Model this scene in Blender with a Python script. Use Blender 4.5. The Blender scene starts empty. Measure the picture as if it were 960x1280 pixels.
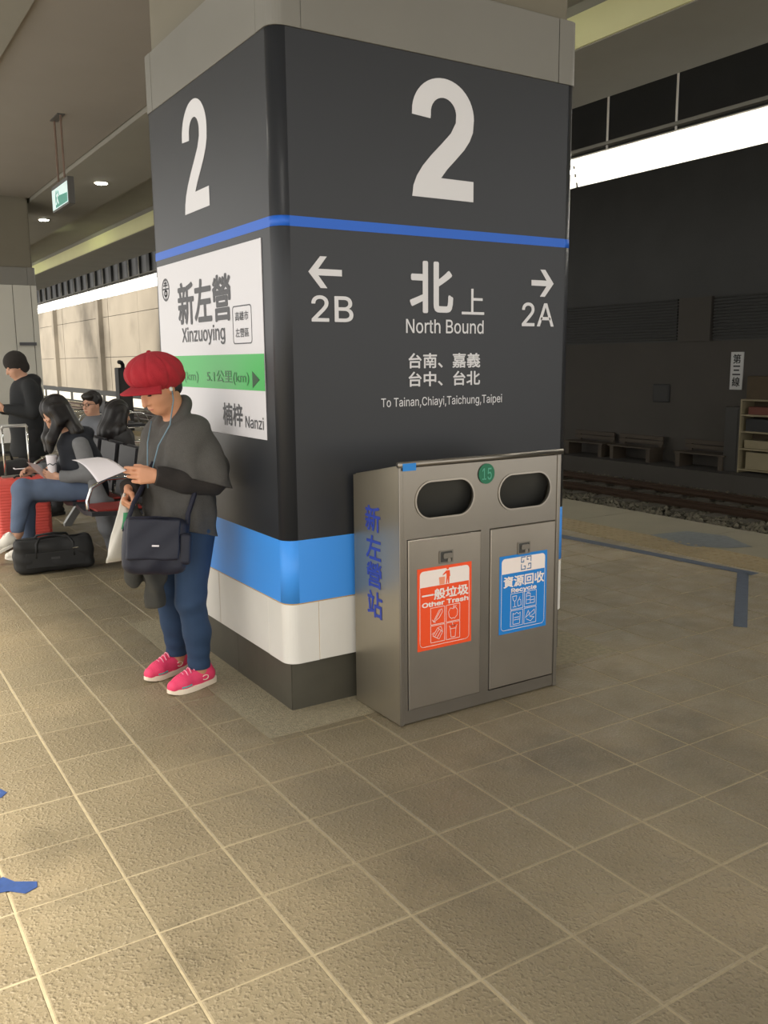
import bpy, bmesh, math, random
import numpy as np
from mathutils import Matrix, Vector
random.seed(7)
rng = np.random.default_rng(7)
C = bpy.context.scene.collection
PI = math.pi

# ---------------------------------------------------------------- camera
def set_camera():
    f, yaw, pitch, roll = 1107.5, 0.562448, 0.169350, 0.009691
    fw = Vector((math.sin(yaw)*math.cos(pitch), math.cos(yaw)*math.cos(pitch), -math.sin(pitch)))
    r = Vector((math.cos(yaw), -math.sin(yaw), 0)); d = fw.cross(r)
    r2 = math.cos(roll)*r + math.sin(roll)*d
    d2 = -math.sin(roll)*r + math.cos(roll)*d
    cam = bpy.data.cameras.new('camera'); o = bpy.data.objects.new('camera', cam); C.objects.link(o)
    cam.sensor_fit = 'VERTICAL'; cam.sensor_height = 24.0; cam.lens = f/1280*24.0
    cam.clip_start = 0.05; cam.clip_end = 300
    M = Matrix.Identity(4)
    for i in range(3):
        M[i][0] = r2[i]; M[i][1] = -d2[i]; M[i][2] = -fw[i]
    M[2][3] = 1.5
    o.matrix_world = M
    bpy.context.scene.camera = o
set_camera()

# ---------------------------------------------------------------- world, exposure
w = bpy.data.worlds.new('world'); bpy.context.scene.world = w; w.use_nodes = True
bg = w.node_tree.nodes['Background']
bg.inputs[0].default_value = (1.0, 0.97, 0.92, 1); bg.inputs[1].default_value = 1.9     # overcast daylight outside the open station ends
sl_ = bpy.data.lights.new('hazy_sun', 'SUN'); sl_.energy = 9.5; sl_.angle = math.radians(13); sl_.color = (1.0, 0.92, 0.78)     # low hazy daylight slanting in under the canopy from the left
so_ = bpy.data.objects.new('hazy_sun', sl_); C.objects.link(so_)
_d = Vector((1.0, 0.35, -math.tan(math.radians(56)))); so_.rotation_euler = _d.to_track_quat('-Z', 'Y').to_euler(); so_.location = (-6, -2, 8)
vs = bpy.context.scene.view_settings
vs.view_transform = 'Standard'; vs.look = 'None'; vs.gamma = 1.0; vs.exposure = 0.0; vs.use_curve_mapping = False
TUBE_W = 14.0          # emission of the track side fluorescent tubes
DOWN_W = 26.0          # watts of one ceiling downlight
COVE_W = 22.0           # emission of the cove tubes behind the soffit

# ---------------------------------------------------------------- helpers
def lin(h):
    h = h.lstrip('#'); c = [int(h[i:i+2], 16)/255 for i in (0, 2, 4)]
    return tuple(((x+0.055)/1.055)**2.4 if x > 0.04045 else x/12.92 for x in c)
MATS = {}
def mat(name, col, rough=0.6, metal=0.0, var=0.0, vscale=8.0, bump=0.0, bscale=60.0, emit=None, estr=0.0,
        spec=0.5, rnd=0.0, stretch=None, coat=0.0, dirt=None, dirtscale=1.5, dirtamt=0.5, trans=0.0, island=0.0, alpha=1.0):
    if name in MATS: return MATS[name]
    m = bpy.data.materials.new(name); m.use_nodes = True; nt = m.node_tree; N = nt.nodes; L = nt.links
    b = N['Principled BSDF']
    if isinstance(col, str): col = lin(col)
    b.inputs['Roughness'].default_value = rough; b.inputs['Metallic'].default_value = metal
    b.inputs['Specular IOR Level'].default_value = spec; b.inputs['Coat Weight'].default_value = coat
    b.inputs['Transmission Weight'].default_value = trans
    b.inputs['Alpha'].default_value = alpha
    tc = N.new('ShaderNodeTexCoord'); src = tc.outputs['Object']
    if stretch:
        mp = N.new('ShaderNodeMapping'); mp.inputs['Scale'].default_value = stretch; L.new(src, mp.inputs[0]); src = mp.outputs[0]
    cur = None
    rgb = N.new('ShaderNodeRGB'); rgb.outputs[0].default_value = (*col, 1); cur = rgb.outputs[0]
    def scale_by(val_socket, lo, hi, cur):
        mr = N.new('ShaderNodeMapRange'); mr.inputs['To Min'].default_value = lo; mr.inputs['To Max'].default_value = hi
        L.new(val_socket, mr.inputs['Value'])
        mx = N.new('ShaderNodeMix'); mx.data_type = 'RGBA'; mx.blend_type = 'MULTIPLY'; mx.inputs[0].default_value = 1
        L.new(cur, mx.inputs[6]); L.new(mr.outputs[0], mx.inputs[7]); return mx.outputs[2]
    if var:
        n = N.new('ShaderNodeTexNoise'); n.inputs['Scale'].default_value = vscale; n.inputs['Detail'].default_value = 6
        L.new(src, n.inputs['Vector']); cur = scale_by(n.outputs['Fac'], 1-var, 1+var, cur)
    if rnd:
        oi = N.new('ShaderNodeObjectInfo'); cur = scale_by(oi.outputs['Random'], 1-rnd, 1+rnd, cur)
    if island:
        gi = N.new('ShaderNodeNewGeometry'); cur = scale_by(gi.outputs['Random Per Island'], 1-island, 1+island, cur)
    if dirt:
        n = N.new('ShaderNodeTexNoise'); n.inputs['Scale'].default_value = dirtscale; n.inputs['Detail'].default_value = 5
        g = N.new('ShaderNodeNewGeometry'); L.new(g.outputs['Position'], n.inputs['Vector'])
        rp = N.new('ShaderNodeMapRange'); rp.inputs['From Min'].default_value = 0.48; rp.inputs['From Max'].default_value = 0.72
        rp.inputs['To Max'].default_value = dirtamt; L.new(n.outputs['Fac'], rp.inputs['Value'])
        mx = N.new('ShaderNodeMix'); mx.data_type = 'RGBA'; L.new(rp.outputs[0], mx.inputs[0]); L.new(cur, mx.inputs[6])
        dc = lin(dirt) if isinstance(dirt, str) else dirt
        mx.inputs[7].default_value = (*dc, 1); cur = mx.outputs[2]
    L.new(cur, b.inputs['Base Color'])
    if bump:
        n = N.new('ShaderNodeTexNoise'); n.inputs['Scale'].default_value = bscale; n.inputs['Detail'].default_value = 4
        L.new(src, n.inputs['Vector']); bp = N.new('ShaderNodeBump'); bp.inputs['Strength'].default_value = bump; bp.inputs['Distance'].default_value = 0.01
        L.new(n.outputs['Fac'], bp.inputs['Height']); L.new(bp.outputs[0], b.inputs['Normal'])
    if emit is not None:
        e = lin(emit) if isinstance(emit, str) else emit
        b.inputs['Emission Color'].default_value = (*e, 1); b.inputs['Emission Strength'].default_value = estr
    MATS[name] = m; return m

def link(name, me, m=None, parent=None, smooth=False, world=True):
    o = bpy.data.objects.new(name, me); C.objects.link(o)
    if m is not None:
        me.materials.clear(); me.materials.append(m)
    if smooth: me.polygons.foreach_set('use_smooth', [True]*len(me.polygons))
    if parent is not None:
        o.parent = parent
        if world: o.matrix_parent_inverse = basis(parent).inverted()
    return o
def basis(o):
    M = Matrix.LocRotScale(o.location, o.rotation_euler, o.scale)
    if o.parent is not None: M = basis(o.parent) @ o.matrix_parent_inverse @ M
    return M
def tag(o, label=None, cat=None, group=None, kind=None):
    if label: o['label'] = label
    if cat: o['category'] = cat
    if group: o['group'] = group
    if kind: o['kind'] = kind
    return o
def thing(name, label, cat, loc=(0, 0, 0), deg=0, group=None):
    o = bpy.data.objects.new(name, None); C.objects.link(o); o.location = loc; o.rotation_euler = (0, 0, math.radians(deg))
    o.empty_display_size = 0.1
    return tag(o, label, cat, group)
def copy_tree(o, parent=None):
    c = o.copy(); C.objects.link(c); c.parent = parent
    for ch in list(o.children): copy_tree(ch, c)
    return c

class MB:
    def __init__(s): s.v = []; s.f = []
    def add(s, v, f):
        k = len(s.v); s.v += [tuple(p) for p in v]; s.f += [tuple(i+k for i in q) for q in f]; return s
    def box(s, a, b):
        x0, y0, z0 = a; x1, y1, z1 = b
        return s.add([(x0,y0,z0),(x1,y0,z0),(x1,y1,z0),(x0,y1,z0),(x0,y0,z1),(x1,y0,z1),(x1,y1,z1),(x0,y1,z1)],
                     [(3,2,1,0),(4,5,6,7),(0,1,5,4),(1,2,6,5),(2,3,7,6),(3,0,4,7)])
    def prism(s, pts, z0, z1, ax='z'):
        n = len(pts)
        def P(p, z): return {'z': (p[0], p[1], z), 'y': (p[0], z, p[1]), 'x': (z, p[0], p[1])}[ax]
        v = [P(p, z0) for p in pts] + [P(p, z1) for p in pts]
        f = [tuple(range(n-1, -1, -1)), tuple(range(n, 2*n))] + [(i, (i+1) % n, n+(i+1) % n, n+i) for i in range(n)]
        return s.add(v, f)
    def tube(s, pts, r, n=8, caps=True):
        pts = [Vector(p) for p in pts]; rs = r if isinstance(r, (list, tuple)) else [r]*len(pts)
        k = len(s.v); up = None
        for i, p in enumerate(pts):
            t = (pts[min(i+1, len(pts)-1)] - pts[max(i-1, 0)]).normalized()
            if up is None:
                up = Vector((0, 0, 1)) if abs(t.z) < 0.9 else Vector((1, 0, 0))
            a = t.cross(up).normalized(); b = a.cross(t).normalized(); up = b
            for j in range(n):
                g = 2*PI*j/n; s.v.append(tuple(p + rs[i]*(math.cos(g)*a + math.sin(g)*b)))
        for i in range(len(pts)-1):
            for j in range(n):
                s.f.append((k+i*n+j, k+i*n+(j+1) % n, k+(i+1)*n+(j+1) % n, k+(i+1)*n+j))
        if caps:
            s.f.append(tuple(k+j for j in range(n-1, -1, -1))); e = k+(len(pts)-1)*n
            s.f.append(tuple(e+j for j in range(n)))
        return s
    def cyl(s, c, r, z0, z1, n=24, r2=None):
        r2 = r if r2 is None else r2; k = len(s.v)
        for z, rr in ((z0, r), (z1, r2)):
            for j in range(n): s.v.append((c[0]+rr*math.cos(2*PI*j/n), c[1]+rr*math.sin(2*PI*j/n), z))
        s.f.append(tuple(k+j for j in range(n-1, -1, -1))); s.f.append(tuple(k+n+j for j in range(n)))
        for j in range(n): s.f.append((k+j, k+(j+1) % n, k+n+(j+1) % n, k+n+j))
        return s
    def grid(s, fn, nu, nv, flip=False):
        k = len(s.v)
        for i in range(nu+1):
            for j in range(nv+1): s.v.append(tuple(fn(i/nu, j/nv)))
        for i in range(nu):
            for j in range(nv):
                q = (k+i*(nv+1)+j, k+(i+1)*(nv+1)+j, k+(i+1)*(nv+1)+j+1, k+i*(nv+1)+j+1)
                s.f.append(q[::-1] if flip else q)
        return s
    def mesh(s, name='m'):
        me = bpy.data.meshes.new(name); me.from_pydata(s.v, [], s.f); me.update(); return me
    def build(s, name, m, parent=None, smooth=False, world=True, bevel=0.0, segs=2, solid=0.0, fix=True):
        me = s.mesh(name)
        if fix or bevel:
            bm = bmesh.new(); bm.from_mesh(me)
            bmesh.ops.recalc_face_normals(bm, faces=bm.faces)
            if bevel:
                bmesh.ops.bevel(bm, geom=[e for e in bm.edges if len(e.link_faces) == 2 and e.calc_face_angle(0) > 0.5], offset=bevel, segments=segs, affect='EDGES', profile=0.5)
            bm.to_mesh(me); bm.free()
        o = link(name, me, m, parent, smooth, world)
        if solid:
            md = o.modifiers.new('solid', 'SOLIDIFY'); md.thickness = solid; md.offset = 0
        if bevel and not smooth:
            pass
        return o
def rrect(x0, x1, y0, y1, r, seg=6):
    p = []
    for cx, cy, a0 in ((x1-r, y1-r, 0), (x0+r, y1-r, 90), (x0+r, y0+r, 180), (x1-r, y0+r, 270)):
        for i in range(seg+1):
            a = math.radians(a0+90*i/seg); p.append((cx+r*math.cos(a), cy+r*math.sin(a)))
    return p
def stadium(cx, cy, w, h, seg=12):
    return rrect(cx-w/2, cx+w/2, cy-h/2, cy+h/2, min(w, h)/2-1e-4, seg)

# flat shapes and lettering: u,v plane mapped on origin + u*U + v*V + w*N
class Plane:
    def __init__(s, o, U, V): s.o = Vector(o); s.U = Vector(U); s.V = Vector(V); s.N = s.U.cross(s.V)
    def p(s, u, v, w=0.0): return s.o + s.U*u + s.V*v + s.N*w
def tmp_mesh(cu):
    o = bpy.data.objects.new('tmp', cu); C.objects.link(o)
    dg = bpy.context.evaluated_depsgraph_get()
    me = bpy.data.meshes.new_from_object(o.evaluated_get(dg)); bpy.data.objects.remove(o); bpy.data.curves.remove(cu); return me
def shape_mesh(loops, depth):
    cu = bpy.data.curves.new('c', 'CURVE'); cu.dimensions = '2D'; cu.fill_mode = 'BOTH'; cu.extrude = depth/2
    for lp in loops:
        sp = cu.splines.new('POLY'); sp.points.add(len(lp)-1); sp.use_cyclic_u = True
        for q, (x, y) in zip(sp.points, lp): q.co = (x, y, 0, 1)
    return tmp_mesh(cu)
def put(me, pl, sx, sy, ox, oy, w):
    for v in me.vertices: v.co = pl.p(ox+v.co.x*sx, oy+v.co.y*sy, w+v.co.z)
def shape(name, pl, loops, m, parent, depth=0.001, w=0.0):
    me = shape_mesh(loops, depth); put(me, pl, 1, 1, 0, 0, w+depth/2); return link(name, me, m, parent)
FONT = None
try:
    import os
    FONT = bpy.data.fonts.load(os.path.join(bpy.utils.system_resource('DATAFILES'), 'fonts', 'Inter.woff2'))     # the font that ships inside Blender
except Exception:
    FONT = None
def text(s, pl, box, m, parent, w=0.0, bold=0.0, depth=0.0008, name='lettering', font=True):
    """lettering fitted to box; bold thickens the strokes by overlaying shifted copies of the glyphs"""
    cu = bpy.data.curves.new('t', 'FONT'); cu.body = s; cu.size = 1.0; cu.resolution_u = 4; cu.fill_mode = 'FRONT'
    if FONT is not None and font and s.isascii(): cu.font = FONT
    me = tmp_mesh(cu)
    n = len(me.vertices); co = np.empty(n*3); me.vertices.foreach_get('co', co); co = co.reshape(-1, 3)
    faces = [tuple(p.vertices) for p in me.polygons]; bpy.data.meshes.remove(me)
    mb = MB(); offs = [(0, 0)] if bold <= 0 else [(bold*math.cos(PI*k/4), bold*math.sin(PI*k/4)) for k in range(8)]
    a, b = co.min(0)-bold, co.max(0)+bold
    u0, u1, v0, v1 = box; sx = (u1-u0)/(b[0]-a[0]); sy = (v1-v0)/(b[1]-a[1])
    for i, (ox, oy) in enumerate(offs):
        mb.add([pl.p(u0+(c[0]+ox-a[0])*sx, v0+(c[1]+oy-a[1])*sy, w+depth+.00006*i) for c in co], faces)
    return mb.build(name, m, parent, fix=False)
def strokes(name, pl, lines, wd, m, parent, w=0.0, closed=False):
    mb = MB()
    for ln in lines:
        for (x0, y0), (x1, y1) in zip(ln[:-1], ln[1:]):
            d = math.hypot(x1-x0, y1-y0)
            if d < 1e-9: continue
            nx, ny = -(y1-y0)/d*wd/2, (x1-x0)/d*wd/2; ex, ey = (x1-x0)/d*wd*0.35, (y1-y0)/d*wd*0.35
            q = [(x0-ex+nx, y0-ey+ny), (x0-ex-nx, y0-ey-ny), (x1+ex-nx, y1+ey-ny), (x1+ex+nx, y1+ey+ny)]
            mb.add([pl.p(u, v, w) for u, v in q], [(0, 1, 2, 3)])
    return mb.build(name, m, parent, fix=False)
def arc(cx, cy, rx, ry, a0, a1, n=14):
    return [(cx+rx*math.cos(math.radians(a0+(a1-a0)*i/n)), cy+ry*math.sin(math.radians(a0+(a1-a0)*i/n))) for i in range(n+1)]

# ---------------------------------------------------------------- signed distance modelling for bodies, cloth and bags
def _n(v): v = np.asarray(v, float); return v/np.linalg.norm(v)
def frame(z, x=None):
    z = _n(z); x = np.array((1., 0, 0)) if x is None else np.asarray(x, float)
    if abs(z@_n(x)) > 0.98: x = np.array((0, 1., 0))
    y = _n(np.cross(z, x)); x = np.cross(y, z); return np.stack([x, y, z])      # rows
def rotm(ax, deg):
    return np.array(Matrix.Rotation(math.radians(deg), 3, ax))
class S:
    def __init__(s): s.ops = []; s.lo = np.full(3, 1e9); s.hi = np.full(3, -1e9); s.disp = None; s.cuts = []
    def _b(s, c, r):
        c = np.asarray(c, float); s.lo = np.minimum(s.lo, c-r); s.hi = np.maximum(s.hi, c+r)
    def cap(s, a, b, r1, r2=None, k=0.02):
        r2 = r1 if r2 is None else r2; a = np.asarray(a, float); b = np.asarray(b, float)
        s._b(a, r1); s._b(b, r2); ab = b-a; L2 = max(ab@ab, 1e-9)
        def f(P):
            pa = P-a; t = np.clip(pa@ab/L2, 0, 1); q = pa-t[:, None]*ab
            return np.sqrt((q*q).sum(1))-(r1+(r2-r1)*t)
        s.ops.append((f, k)); return s
    def chain(s, pts, rs, k=0.02):
        for i in range(len(pts)-1): s.cap(pts[i], pts[i+1], rs[i], rs[i+1], k)
        return s
    def ell(s, c, r, R=None, k=0.02):
        c = np.asarray(c, float); r = np.asarray(r, float); s._b(c, r.max())
        def f(P):
            q = P-c
            if R is not None: q = q@R.T
            k0 = np.sqrt(((q/r)**2).sum(1)); k1 = np.sqrt(((q/(r*r))**2).sum(1))
            return k0*(k0-1)/np.maximum(k1, 1e-6)
        s.ops.append((f, k)); return s
    def box(s, c, hs, rd=0.01, R=None, k=0.01):
        c = np.asarray(c, float); hs = np.asarray(hs, float)-rd; s._b(c, np.linalg.norm(hs)+rd if R is not None else hs+rd)
        def f(P):
            q = P-c
            if R is not None: q = q@R.T
            q = np.abs(q)-hs
            return np.sqrt((np.maximum(q, 0)**2).sum(1))+np.minimum(q.max(1), 0)-rd
        s.ops.append((f, k)); return s
    def plane_cut(s, p, n): p = np.asarray(p, float); n = _n(n); s.cuts.append(lambda P: (P-p)@n); return s      # removes the side n points to
    def sub(s, other): s.cuts.append(lambda P: -other(P)); return s
    def __call__(s, P):
        d = np.full(len(P), 1e3)
        for f, k in s.ops:
            e = f(P)
            if k > 0:
                hh = np.clip(0.5+0.5*(e-d)/k, 0, 1); d = e*(1-hh)+d*hh-k*hh*(1-hh)
            else: d = np.minimum(d, e)
        if s.disp is not None: d = d+s.disp(P)
        for c in s.cuts: d = np.maximum(d, c(P))
        return d
    def mesh(s, h=0.006, name='m'):
        lo = s.lo-3*h-0.01; n = np.ceil((s.hi+3*h+0.01-lo)/h).astype(int)+1
        B = 8; n = ((n+B-1)//B)*B
        nb = n//B
        ii = np.stack(np.meshgrid(*[np.arange(q) for q in nb], indexing='ij'), -1).reshape(-1, 3)
        cen = lo+(ii*B+(B-1)/2)*h
        dc = s(cen); F = np.empty(n, np.float32)
        F.reshape(nb[0], B, nb[1], B, nb[2], B)[...] = dc.reshape(nb)[:, None, :, None, :, None]
        keep = np.abs(dc) < h*B*1.25
        loc = np.stack(np.meshgrid(*[np.arange(B)]*3, indexing='ij'), -1).reshape(-1, 3)
        kk = ii[keep]
        for st in range(0, len(kk), 400):
            idx = (kk[st:st+400, None, :]*B+loc[None]).reshape(-1, 3)
            F[idx[:, 0], idx[:, 1], idx[:, 2]] = s(lo+idx*h)
        v, q = surface_nets(F); v = lo+v*h
        me = bpy.data.meshes.new(name)
        me.vertices.add(len(v)); me.vertices.foreach_set('co', v.astype(np.float32).ravel())
        me.loops.add(len(q)*4); me.loops.foreach_set('vertex_index', q.astype(np.int32).ravel())
        me.polygons.add(len(q)); me.polygons.foreach_set('loop_start', np.arange(0, len(q)*4, 4, dtype=np.int32))
        me.polygons.foreach_set('use_smooth', np.ones(len(q), bool))
        me.update(calc_edges=True); me.validate(); return me
    def build(s, name, m, parent, h=0.006): return link(name, s.mesh(h, name), m, parent, world=False)
def surface_nets(F):
    s = F < 0
    cnt = np.zeros(np.array(F.shape)-1, np.int8)
    for dx in (0, 1):
        for dy in (0, 1):
            for dz in (0, 1):
                cnt += s[dx:F.shape[0]-1+dx, dy:F.shape[1]-1+dy, dz:F.shape[2]-1+dz]
    act = (cnt > 0) & (cnt < 8); cells = np.argwhere(act)
    idx = np.full(act.shape, -1, np.int64); idx[act] = np.arange(len(cells))
    acc = np.zeros((len(cells), 3)); num = np.zeros(len(cells))
    corners = [(a, b, c) for a in (0, 1) for b in (0, 1) for c in (0, 1)]
    val = {c: F[cells[:, 0]+c[0], cells[:, 1]+c[1], cells[:, 2]+c[2]] for c in corners}
    for c in corners:
        for ax in range(3):
            if c[ax] == 0:
                e = list(c); e[ax] = 1; e = tuple(e); a, b = val[c], val[e]; m = (a < 0) != (b < 0)
                t = np.where(m, a/np.where(m, a-b, 1), 0); p = np.tile(np.array(c, float), (len(cells), 1)); p[:, ax] += t
                acc[m] += p[m]; num[m] += 1
    v = cells+acc/num[:, None]
    quads = []
    for ax in range(3):
        sl0 = [slice(None)]*3; sl1 = [slice(None)]*3; sl0[ax] = slice(0, -1); sl1[ax] = slice(1, None)
        a = s[tuple(sl0)]; b = s[tuple(sl1)]; ch = np.argwhere(a != b)
        o1, o2 = [(1, 2), (2, 0), (0, 1)][ax]
        ok = (ch[:, o1] > 0) & (ch[:, o2] > 0) & (ch[:, o1] < F.shape[o1]-1) & (ch[:, o2] < F.shape[o2]-1); ch = ch[ok]
        def g(d1, d2):
            c = ch.copy(); c[:, o1] -= d1; c[:, o2] -= d2; return idx[c[:, 0], c[:, 1], c[:, 2]]
        q = np.stack([g(1, 1), g(0, 1), g(0, 0), g(1, 0)], 1)
        inside = s[ch[:, 0], ch[:, 1], ch[:, 2]]; q[~inside] = q[~inside][:, ::-1]
        quads.append(q)
    return v, np.concatenate(quads)
# ================================================================ materials of the setting
M_grout = mat('grout', '#a89b7f', 0.9, var=0.25, vscale=30, bump=0.3)
M_mortar = mat('rough mortar', '#978d74', 0.95, var=0.45, vscale=45, bump=0.9, bscale=120)
M_conc = mat('platform concrete', '#777160', 0.9, var=0.15, vscale=3, bump=0.15, bscale=40)
M_ceil = mat('painted ceiling', '#8c867d', 0.85, var=0.05, vscale=2)
M_soff = mat('painted soffit', '#88857a', 0.8, var=0.06, vscale=2)
M_beam = mat('beam concrete', '#8a887e', 0.85, var=0.12, vscale=1.5)
M_fascia = mat('pale fascia paint', '#d8d6a4', 0.6, var=0.06, vscale=2)
M_dark = mat('dark cladding', '#4a4a48', 0.85, var=0.2, vscale=1.0)
M_darker = mat('black steel', '#1d1d1c', 0.6)
M_bed = mat('trackbed', '#3a352b', 0.95, var=0.3, vscale=4)
M_ballast = mat('ballast stone', '#5f5a4c', 0.95, island=0.5)
M_paleconc = mat('pale cast concrete', '#8b8376', 0.9, var=0.35, vscale=0.35, bump=0.1, bscale=4, dirt='#4a443b', dirtscale=0.22, dirtamt=0.85)
M_rail = mat('rail steel', '#4a3a2e', 0.5, metal=0.6)
M_sleeper = mat('concrete sleeper', '#5b564b', 0.9, var=0.2)
M_yellow = mat('faded tactile yellow', '#857657', 0.85, var=0.2, vscale=12, rnd=0.06)
M_tape = mat('blue floor tape', '#3a4658', 0.6, var=0.35, vscale=25)

def tile_material():
    m = bpy.data.materials.new('textured floor tile'); m.use_nodes = True; nt = m.node_tree; N = nt.nodes; L = nt.links
    b = N['Principled BSDF']; b.inputs['Roughness'].default_value = 0.55; b.inputs['Specular IOR Level'].default_value = 0.45
    g = N.new('ShaderNodeNewGeometry'); P = g.outputs['Position']
    def noise(sc, det=4, rough=0.5):
        n = N.new('ShaderNodeTexNoise'); n.inputs['Scale'].default_value = sc; n.inputs['Detail'].default_value = det; n.inputs['Roughness'].default_value = rough
        L.new(P, n.inputs['Vector']); return n.outputs['Fac']
    def ramp(s, a, b_, lo, hi):
        r = N.new('ShaderNodeMapRange'); r.inputs['From Min'].default_value = a; r.inputs['From Max'].default_value = b_
        r.inputs['To Min'].default_value = lo; r.inputs['To Max'].default_value = hi; L.new(s, r.inputs['Value']); return r.outputs[0]
    def mix(f, a, c, typ='MIX'):
        x = N.new('ShaderNodeMix'); x.data_type = 'RGBA'; x.blend_type = typ
        if hasattr(f, 'links'): L.new(f, x.inputs[0])
        else: x.inputs[0].default_value = f
        for s_, q in ((6, a), (7, c)):
            if hasattr(q, 'links'): L.new(q, x.inputs[s_])
            else: x.inputs[s_].default_value = (*q, 1)
        return x.outputs[2]
    c1, c2 = lin('#7b705a'), lin('#81765f')
    oi = N.new('ShaderNodeObjectInfo')
    rs = N.new('ShaderNodeMath'); rs.operation = 'ADD'; L.new(oi.outputs['Random'], rs.inputs[0]); L.new(g.outputs['Random Per Island'], rs.inputs[1])
    fr = N.new('ShaderNodeMath'); fr.operation = 'FRACT'; L.new(rs.outputs[0], fr.inputs[0])
    col = mix(fr.outputs[0], c1, c2)
    col = mix(ramp(noise(1.1, 5), 0.45, 0.72, 0, 0.45), col, lin('#a89778'))            # dusty, worn paths
    col = mix(ramp(noise(2.3, 6, 0.6), 0.56, 0.78, 0, 0.5), col, lin('#565040'))         # old dark stains
    # spots that are always dirtier: by the bin and in the walkway
    for (x, y, r, amt) in ((2.75, 2.05, 0.30, 0.3), (0.66, 2.02, 0.13, 0.3), (2.25, 2.35, 0.22, 0.3), (0.45, 2.75, 0.18, 0.3), (3.0, 2.3, 0.2, 0.3)):
        d = N.new('ShaderNodeVectorMath'); d.operation = 'DISTANCE'; d.inputs[1].default_value = (x, y, 0); L.new(P, d.inputs[0])
        ad = N.new('ShaderNodeMath'); ad.operation = 'MULTIPLY_ADD'; ad.inputs[1].default_value = 0.35; L.new(noise(9, 4), ad.inputs[0]); L.new(d.outputs['Value'], ad.inputs[2])
        col = mix(ramp(ad.outputs[0], r*0.7+0.1, r+0.2, amt, 0), col, lin('#3f3a2d'))
    L.new(mix(1.0, col, mix(noise(140, 2), (0.78,)*3, (1.25,)*3), 'MULTIPLY'), b.inputs['Base Color'])
    # pebbled relief of the non slip tile
    vo = N.new('ShaderNodeTexVoronoi'); vo.inputs['Scale'].default_value = 115; vo.feature = 'SMOOTH_F1'; L.new(P, vo.inputs['Vector'])
    mm = N.new('ShaderNodeMath'); mm.operation = 'MULTIPLY'; L.new(ramp(vo.outputs['Distance'], 0.1, 0.6, 1, 0), mm.inputs[0]); L.new(ramp(noise(55, 3), 0.42, 0.6, 0.0, 1), mm.inputs[1])
    bp = N.new('ShaderNodeBump'); bp.inputs['Strength'].default_value = 0.6; bp.inputs['Distance'].default_value = 0.006
    L.new(mm.outputs[0], bp.inputs['Height']); L.new(bp.outputs[0], b.inputs['Normal'])
    L.new(ramp(noise(6, 4), 0.3, 0.7, 0.36, 0.58), b.inputs['Roughness'])
    return m
M_tile = tile_material()

# ================================================================ the setting
Y0, Y1 = -7.0, 62.0
floor = MB().box((-2.0, Y0, -1.0), (6.75, Y1, -0.0035)).build('floor', M_grout); tag(floor, 'beige grey tiled island platform floor', None, kind='structure')
PX0, PX1, PY0, PY1 = 1.40, 3.38, 3.10, 5.02          # ring of rough mortar round the pillar
patch = MB()
for a, b in (((PX0, PY0), (PX1, 3.32)), ((PX0, 3.32), (1.61, PY1)), ((3.17, 3.32), (PX1, PY1)), ((1.61, 4.80), (3.17, PY1))):
    patch.box((a[0], a[1], -0.006), (b[0], b[1], 0.001))
patch.build('mortar_ring', M_mortar, floor)

def frustum_px(x, y, z):
    q = Vector((x, y, z)) - Vector((0, 0, 1.5)); c = CAMR @ q
    return (480+1107.5*c.x/c.z, 640+1107.5*c.y/c.z, c.z)
_mw = bpy.context.scene.camera.matrix_world
CAMR = Matrix(((_mw[0][0], _mw[1][0], _mw[2][0]), (-_mw[0][1], -_mw[1][1], -_mw[2][1]), (-_mw[0][2], -_mw[1][2], -_mw[2][2])))
T = 0.305; TX, TY = 1.539, 1.836; J = 0.0029
def tile_mesh():
    b = 0.0035; mb = MB(); a = 0.5
    # unit tile, 1 x 1, bevelled rim; scaled per piece
    e = b/T
    mb.add([(-a, -a, -0.02), (a, -a, -0.02), (a, a, -0.02), (-a, a, -0.02), (-a, -a, -0.004), (a, -a, -0.004), (a, a, -0.004), (-a, a, -0.004),
            (-a+e, -a+e, 0), (a-e, -a+e, 0), (a-e, a-e, 0), (-a+e, a-e, 0)],
           [(0, 1, 5, 4), (1, 2, 6, 5), (2, 3, 7, 6), (3, 0, 4, 7), (4, 5, 9, 8), (5, 6, 10, 9), (6, 7, 11, 10), (7, 4, 8, 11), (8, 9, 10, 11)])
    return mb
tmb = tile_mesh(); tile_me = tmb.mesh('floor_tile'); tile_me.materials.append(M_tile)
rects = []
for i in range(-12, 13):
    for j in range(-26, 190):
        x0, x1, y0, y1 = TX+T*i, TX+T*(i+1), TY+T*j, TY+T*(j+1)
        if y1 > Y1: continue
        if x1 > PX0 and x0 < PX1 and y1 > PY0 and y0 < PY1:      # cut tiles at the mortar ring
            parts_ = []
            if x0 < PX0 or x1 > PX1:
                parts_.append((x0, PX0, y0, y1) if x0 < PX0 else (PX1, x1, y0, y1))
                xa, xb = (PX0, x1) if x0 < PX0 else (x0, PX1)
                if y0 < PY0: parts_.append((xa, xb, y0, PY0))
                if y1 > PY1: parts_.append((xa, xb, PY1, y1))
            else:
                if y0 < PY0: parts_.append((x0, x1, y0, PY0))
                if y1 > PY1: parts_.append((x0, x1, PY1, y1))
            rects += [r for r in parts_ if r[1]-r[0] > 0.03 and r[3]-r[2] > 0.03]
        else: rects.append((x0, x1, y0, y1))
def vis(r):
    cx, cy = (r[0]+r[1])/2, (r[2]+r[3])/2; px, py, d = frustum_px(cx, cy, 0)
    return d > 0.3 and -60 < px < 1020 and 400 < py < 1400
def hidden(r):
    cx, cy = (r[0]+r[1])/2, (r[2]+r[3])/2
    return False
rects.sort(key=lambda r: (not vis(r), math.hypot((r[0]+r[1])/2, (r[2]+r[3])/2)))
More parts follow.
